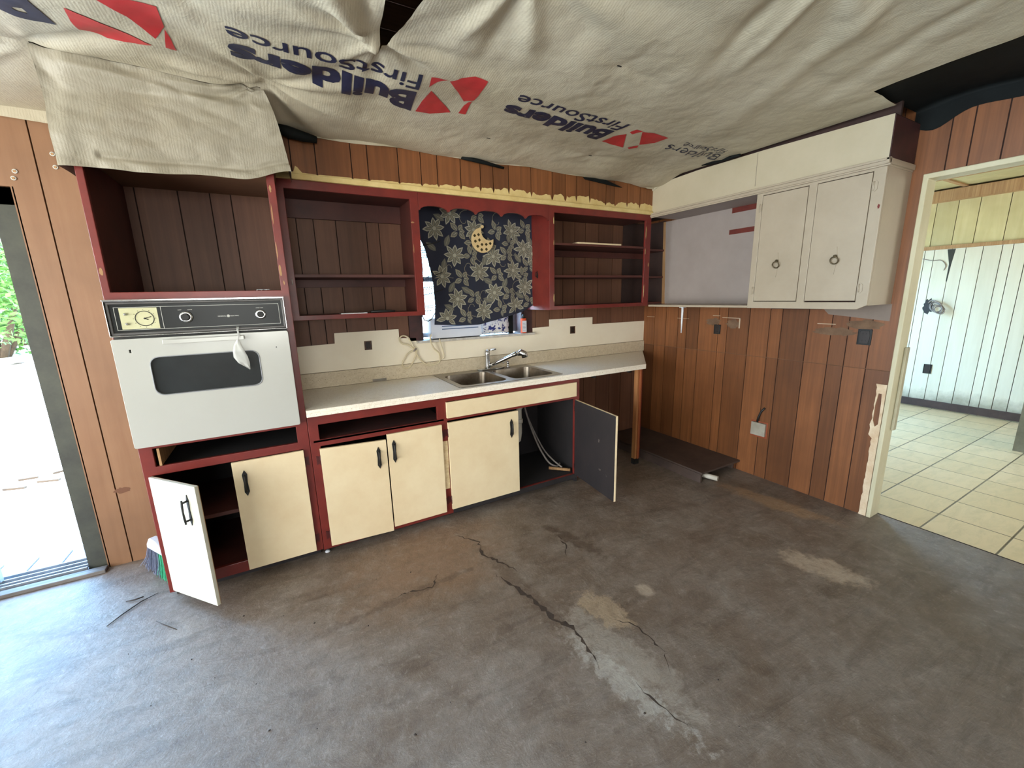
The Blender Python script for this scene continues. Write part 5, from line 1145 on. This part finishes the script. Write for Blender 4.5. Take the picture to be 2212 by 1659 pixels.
MB().plate([(-1.985, 2.385), (-0.36, 2.38), (-0.36, 2.47), (-1.985, 2.52)], [], FX(-0.25), 0.0, 0.02).build('dark_gap_board', mk('gap_dark_brown', S(62, 38, 30), S(44, 27, 23), 8, rough=0.8), so2)  # board added behind the gap; the gap's darkness is in its colour
mb = MB()
def bp(u, v):
    y = -1.96 - 4.5 * u; x = -0.64 + 0.63 * min(1, v / 0.7); z = tz(-0.6, y) + 0.02 + 0.02 * math.sin(u * 40) * v
    if v > 0.7: z -= (v - 0.7) / 0.3 * (0.06 + 0.07 * math.exp(-((u - 0.02) / 0.02) ** 2) + 0.02 * math.sin(u * 25)); x = -0.012
    return (x, y, z)
mb.grid(bp, [i / 160 for i in range(161)], [j / 20 for j in range(21)])
tag(mb.build('plastic_sheet', M['felt'], recalc=False), 'black plastic sheet drooping over the wall top above the doorway', 'plastic sheet')

# ---------------------------------------------------------------- floor things
t = thing('broom', 'broom with white head and grey and green bristles standing behind the oven cabinet', 'broom', (-4.06, -0.28, 0.0))
BD = Vector((0.35, -0.55, 0)).normalized(); BN = Vector((BD.y, -BD.x, 0)); BC = Vector((-4.055, -0.27, 0))
def bpos(s_, h, o_=0.0): p = BC + BD * s_ + BN * o_; return (p.x, p.y, h)
mb = MB(); hd = [bpos(-0.075, 0.145), bpos(-0.07, 0.17), bpos(-0.03, 0.215), bpos(0.03, 0.215), bpos(0.12, 0.175), bpos(0.13, 0.145)]
a_ = [mb._v((p[0] + BN.x * 0.02, p[1] + BN.y * 0.02, p[2])) for p in hd]; b_ = [mb._v((p[0] - BN.x * 0.02, p[1] - BN.y * 0.02, p[2])) for p in hd]
mb._f(a_); mb._f(b_[::-1])
for i in range(6): mb._f([a_[i], a_[(i + 1) % 6], b_[(i + 1) % 6], b_[i]])
mb.build('head', M['plastic_white'], t, bevel=0.006)
MB().tube([bpos(0.075, 0.19), (-3.975, -0.36, 1.25)], 0.011, 12).build('handle', M['plastic_white'], t)
for nm, s0, s1, mt in (('grey_bristles', -0.075, 0.05, 'bristle_grey'), ('green_bristles', 0.05, 0.125, 'bristle_green')):
    mb = MB(); r = random.Random(2)
    for k in range(420):
        s_ = r.uniform(s0, s1); o_ = r.uniform(-0.018, 0.018); fan_ = 2.1 if s_ < 0 else 1.25; e = r.uniform(0, 0.02)
        a = bpos(s_, 0.146, o_); m_ = bpos(s_ * (1 + (fan_ - 1) * 0.4) - 0.005, 0.075, o_ * 1.3); b = bpos(s_ * fan_ - (0.03 if r.random() < 0.06 else 0.0) + r.uniform(-.006, .006), 0.001 + e, o_ * 2.2)
        mb.tube([a, m_, b], 0.0011, 3, cap=False)
    o = mb.build(nm, M[mt], t); o['kind'] = 'stuff'
def twig(pts, r, label, cat='twig', name='twig', m='twig'): return tag(MB().tube(pts, r, 6).build(name, M[m]), label, cat)
twig([(-4.19, -0.66, 0.004), (-4.15, -0.60, 0.005), (-4.09, -0.53, 0.006), (-4.03, -0.49, 0.004)], [0.002, 0.003, 0.003, 0.001], 'dark twig on the pale floor nearest the sliding door')
twig([(-3.99, -0.74, 0.004), (-3.95, -0.79, 0.004), (-3.89, -0.86, 0.004)], [0.0012, 0.002, 0.0015], 'small twig on the floor before the open oven cabinet door')
twig([(-4.16, -0.49, 0.006), (-4.12, -0.50, 0.008), (-4.09, -0.49, 0.006)], [0.003, 0.004, 0.003], 'knotted bit of dry weed beside the twig near the sliding door')
rr = random.Random(12); spots = [(-3.80, -1.10), (-3.62, -0.92), (-3.70, -1.26), (-3.45, -1.02), (-3.32, -1.15), (-3.10, -1.30), (-3.55, -1.38), (-3.90, -1.28), (-2.90, -1.85), (-2.62, -2.0), (-2.55, -2.22), (-2.30, -2.25), (-2.05, -2.45), (-1.95, -2.30), (-3.05, -1.9), (-3.35, -1.7), (-3.0, -0.98), (-2.82, -1.02), (-3.50, -1.62), (-4.05, -0.92)]
src = None
for i, (x, y) in enumerate(spots):
    if src is None:
        mb = MB(); mb.lathe([(0.002, 0), (0.006, 0.002), (0.005, 0.005), (0.001, 0.006)], (0, 0, 0), (0, 0, 1), 7); src = mb.build('grit', M['twig']); o = src
    else: o = src.copy(); COL.objects.link(o)
    o.location = (x, y, 0.0); s_ = rr.uniform(0.3, 0.7); o.scale = (s_ * 1.4, s_, s_); o.rotation_euler = (0, 0, rr.uniform(0, 6)); tag(o, 'tiny dark crumb of grit lying on the concrete floor', 'grit', 'grit scattered over the concrete floor')
tag(MB().lathe([(0.006, 0), (0.016, 0.004), (0.012, 0.012), (0.003, 0.015)], (-3.205, -0.565, 0.0), (0, 0, 1), 9).build('paper_wad', M['plastic_white']), 'small white paper wad in the toe space right of the oven cabinet', 'litter')
# items in the next room
mb = MB()
mb.plate(blob(-1.09, 1.262, 0.05, 0.085, 22, 31), [], FX(3.708), 0.0003, 0.0012); hl = mb.build('wall_hole', M['black'], nw)
t = thing('cable_bundle', 'coiled loose cable poking from a hole in the white planks of the next room', 'cable', (3.70, -1.16, 1.18)); mb = MB(); r = random.Random(4)
for k in range(5):
    c = Vector((3.67 - 0.01 * k, -1.17 - 0.012 * k, 1.255 - 0.01 * k)); mb.torus(c, (1, r.uniform(-.5, .5), r.uniform(-.4, .4)), 0.075 - 0.006 * k, 0.006, 26, 6, flat=0.7)
mb.tube(spl([(3.705, -1.09, 1.30), (3.66, -1.13, 1.33), (3.65, -1.20, 1.30), (3.65, -1.26, 1.22)]), 0.008, 6); mb.build('loops', M['hose'], t)
mb = MB(); mb.tube(spl([(3.704, -0.96, 1.83), (3.70, -1.06, 1.80), (3.70, -1.13, 1.80), (3.70, -1.18, 1.74), (3.703, -1.17, 1.68)]), 0.004, 6); tag(mb.build('wall_wire', M['hose']), 'thin loose wire trailing on the white planks of the next room', 'wire')
mb = MB(); mb.plate([(-1.17, 1.92), (-1.24, 1.92), (-1.225, 1.75), (-1.215, 1.55), (-1.205, 1.55), (-1.205, 1.75)], [], FX(3.708), 0.0003, 0.001); mb.build('drip_stain', mk('dark_drip', S(60, 60, 54), rough=0.9), nw)

# ---------------------------------------------------------------- outdoors
def ground_mat():
    t = NT('sunny_bare_ground'); c = t.coord(); n = t.noise(c, 0.9, 8, 0.7, 0.3)
    col = t.mix(t.ramp(n, [(0.4, BW(0)), (0.65, BW(1))]), S(214, 208, 196), S(188, 180, 164)); t.l(col, t.b.inputs['Base Color']); t.b.inputs['Roughness'].default_value = 0.9; return t.m
struct(MB().box(-60, 60, 0.62, 70, -0.30, -0.12).build('ground', ground_mat()))
pav = mk('grey_paver', S(150, 148, 156), S(120, 118, 130), 30, rough=0.85, bump=0.5, bscale=90)
src = None
PO = ['sixth', 'fifth', 'fourth', 'third', 'second', 'first']
for k in range(6):
    x = -5.42 + 0.155 * k
    if src is None: mb = MB(); mb.box(0, 0.145, 0.0, 0.24, -0.12, -0.045); src = mb.build('paver', pav, bevel=0.006); o = src
    else: o = src.copy(); COL.objects.link(o)
    o.location = (x, 0.20, 0.0); tag(o, 'grey paver outside the sliding door, %s from the brown plank wall' % PO[k], 'paver', 'pavers along the outside of the sliding door')
MB_ = MB().box(-6.6, -4.3, 0.13, 0.62, -0.30, -0.121); struct(MB_.build('ground_footing', pav))
leafm = []
for nm, c1, c2 in (('leaf_green', S(104, 150, 64), S(70, 118, 44)), ('leaf_dark', S(66, 104, 46), S(44, 80, 34))):
    t = NT(nm); n = t.noise(t.coord(), 3.0, 3, 0.5); t.l(t.mix(n, c1, c2), t.b.inputs['Base Color']); t.b.inputs['Roughness'].default_value = 0.6
    t.b.inputs['Subsurface Weight'].default_value = 0.0; leafm.append(t.m)
bark = mk('bark', S(96, 80, 62), S(70, 58, 46), 12, rough=0.9)
def shrub(x, y, rx, rz, base, n, seed, m, label, cat='shrub', trunk=True):
    t = thing('leafy_shrub' if cat == 'shrub' else 'tree', label, cat, (x, y, base)); r = random.Random(seed)
    vs = []; fs = []; cl = [(r.gauss(0, .45) * rx, r.gauss(0, .45) * rx, rz * r.uniform(0.15, 1.0), r.uniform(.25, .5) * rx) for _ in range(26)]
    for k in range(n):
        cx, cy, cz, cr = cl[r.randrange(len(cl))]; d = Vector((r.gauss(0, 1), r.gauss(0, 1), r.gauss(0, 1))).normalized() * cr * r.uniform(.7, 1.05)
        p = Vector((cx, cy, cz)) + d; s_ = r.uniform(0.05, 0.11) * (1 + rx * 0.12); a = Vector((r.gauss(0, 1), r.gauss(0, 1), r.gauss(0, .6))).normalized() * s_; b = a.cross(Vector((r.gauss(0, 1), r.gauss(0, 1), 1)).normalized()) * 0.5
        i = len(vs); vs += [p - a, p + b, p + a, p - b]; fs.append((i, i + 1, i + 2, i + 3))
    me = bpy.data.meshes.new('foliage'); me.from_pydata([tuple(v) for v in vs], [], fs); me.materials.append(m); o = bpy.data.objects.new('foliage', me); COL.objects.link(o); o.parent = t
    mb = MB()
    for k in range(6):
        cx, cy, cz, cr = cl[k]; mb.tube([(x + 0.1 * cx, y + 0.1 * cy, base), (x + cx * .5, y + cy * .5, base + cz * .5), (x + cx, y + cy, base + cz)], [0.05 * rx, 0.03 * rx, 0.012 * rx], 6)
    mb.build('branches', bark, t); return t
shrub(-11.8, 17.5, 2.4, 3.4, -0.12, 9000, 1, leafm[0], 'bright green shrub outside, left part of the sliding door view')
shrub(-4.9, 19.5, 2.0, 3.2, -0.12, 7000, 2, leafm[0], 'bright green shrub outside right behind the debris pile')
shrub(-13.5, 24.0, 3.2, 8.5, -0.12, 9000, 3, leafm[1], 'tall darker tree beyond the green shrubs outside', 'tree')
shrub(-5.5, 27.0, 3.0, 8.0, -0.12, 8000, 4, leafm[1], 'tall tree outside partly hidden by the door lining', 'tree')
# debris pile of broken boards
pale = wood('weathered_board', S(196, 190, 182), S(150, 144, 138), 12, 0.8, axis=0, tint=False); blue = mk('blue_sheet', S(70, 120, 180), S(60, 100, 160), 6, rough=0.5)
def board(x, y, z, L, w, h, yaw, pitch, m, label, name='broken_board', cat='board', grp=None):
    mb = MB(); mb.M = Matrix.Translation((x, y, z)) @ Matrix.Rotation(yaw, 4, 'Z') @ Matrix.Rotation(pitch, 4, 'Y'); mb.box(-L / 2, L / 2, -w / 2, w / 2, 0, h); return tag(mb.build(name, m), label, cat, grp)
r = random.Random(6)
for k in range(12):
    p = r.uniform(-.3, .3); L = r.uniform(0.6, 0.98)
    board(-11.4 + 0.95 * (k % 6) + r.uniform(-.1, .1), 13.7 + 1.1 * (k // 6), -0.115 + abs(math.sin(p)) * L / 2, L, r.uniform(.1, .3), 0.04, 1.57 + r.uniform(-.35, .35), p, pale, 'weathered broken board in the debris heap outside', grp='boards in the debris heap outside')
board(-10.6, 12.1, 0.0, 1.6, 0.7, 0.06, 0.2, 0.12, blue, 'blue sheet lying on the debris heap outside', 'blue_sheet', 'sheet')
for k in range(7):
    board(-5.6 + 0.2 * (k % 4), 2.2 + 0.18 * (k // 4) + 0.07 * (k % 3), -0.119, r.uniform(.10, .19), 0.03, 0.018, r.uniform(-.3, .5), 0, bark, 'small dark wood scrap on the bright ground outside', 'wood_scrap', 'scrap', 'wood scraps on the ground outside')
board(-5.85, 2.75, -0.119, 0.7, 0.05, 0.03, 0.12, 0, M['alu'], 'thin metal bar on the bright ground outside the door', 'metal_bar', 'bar')
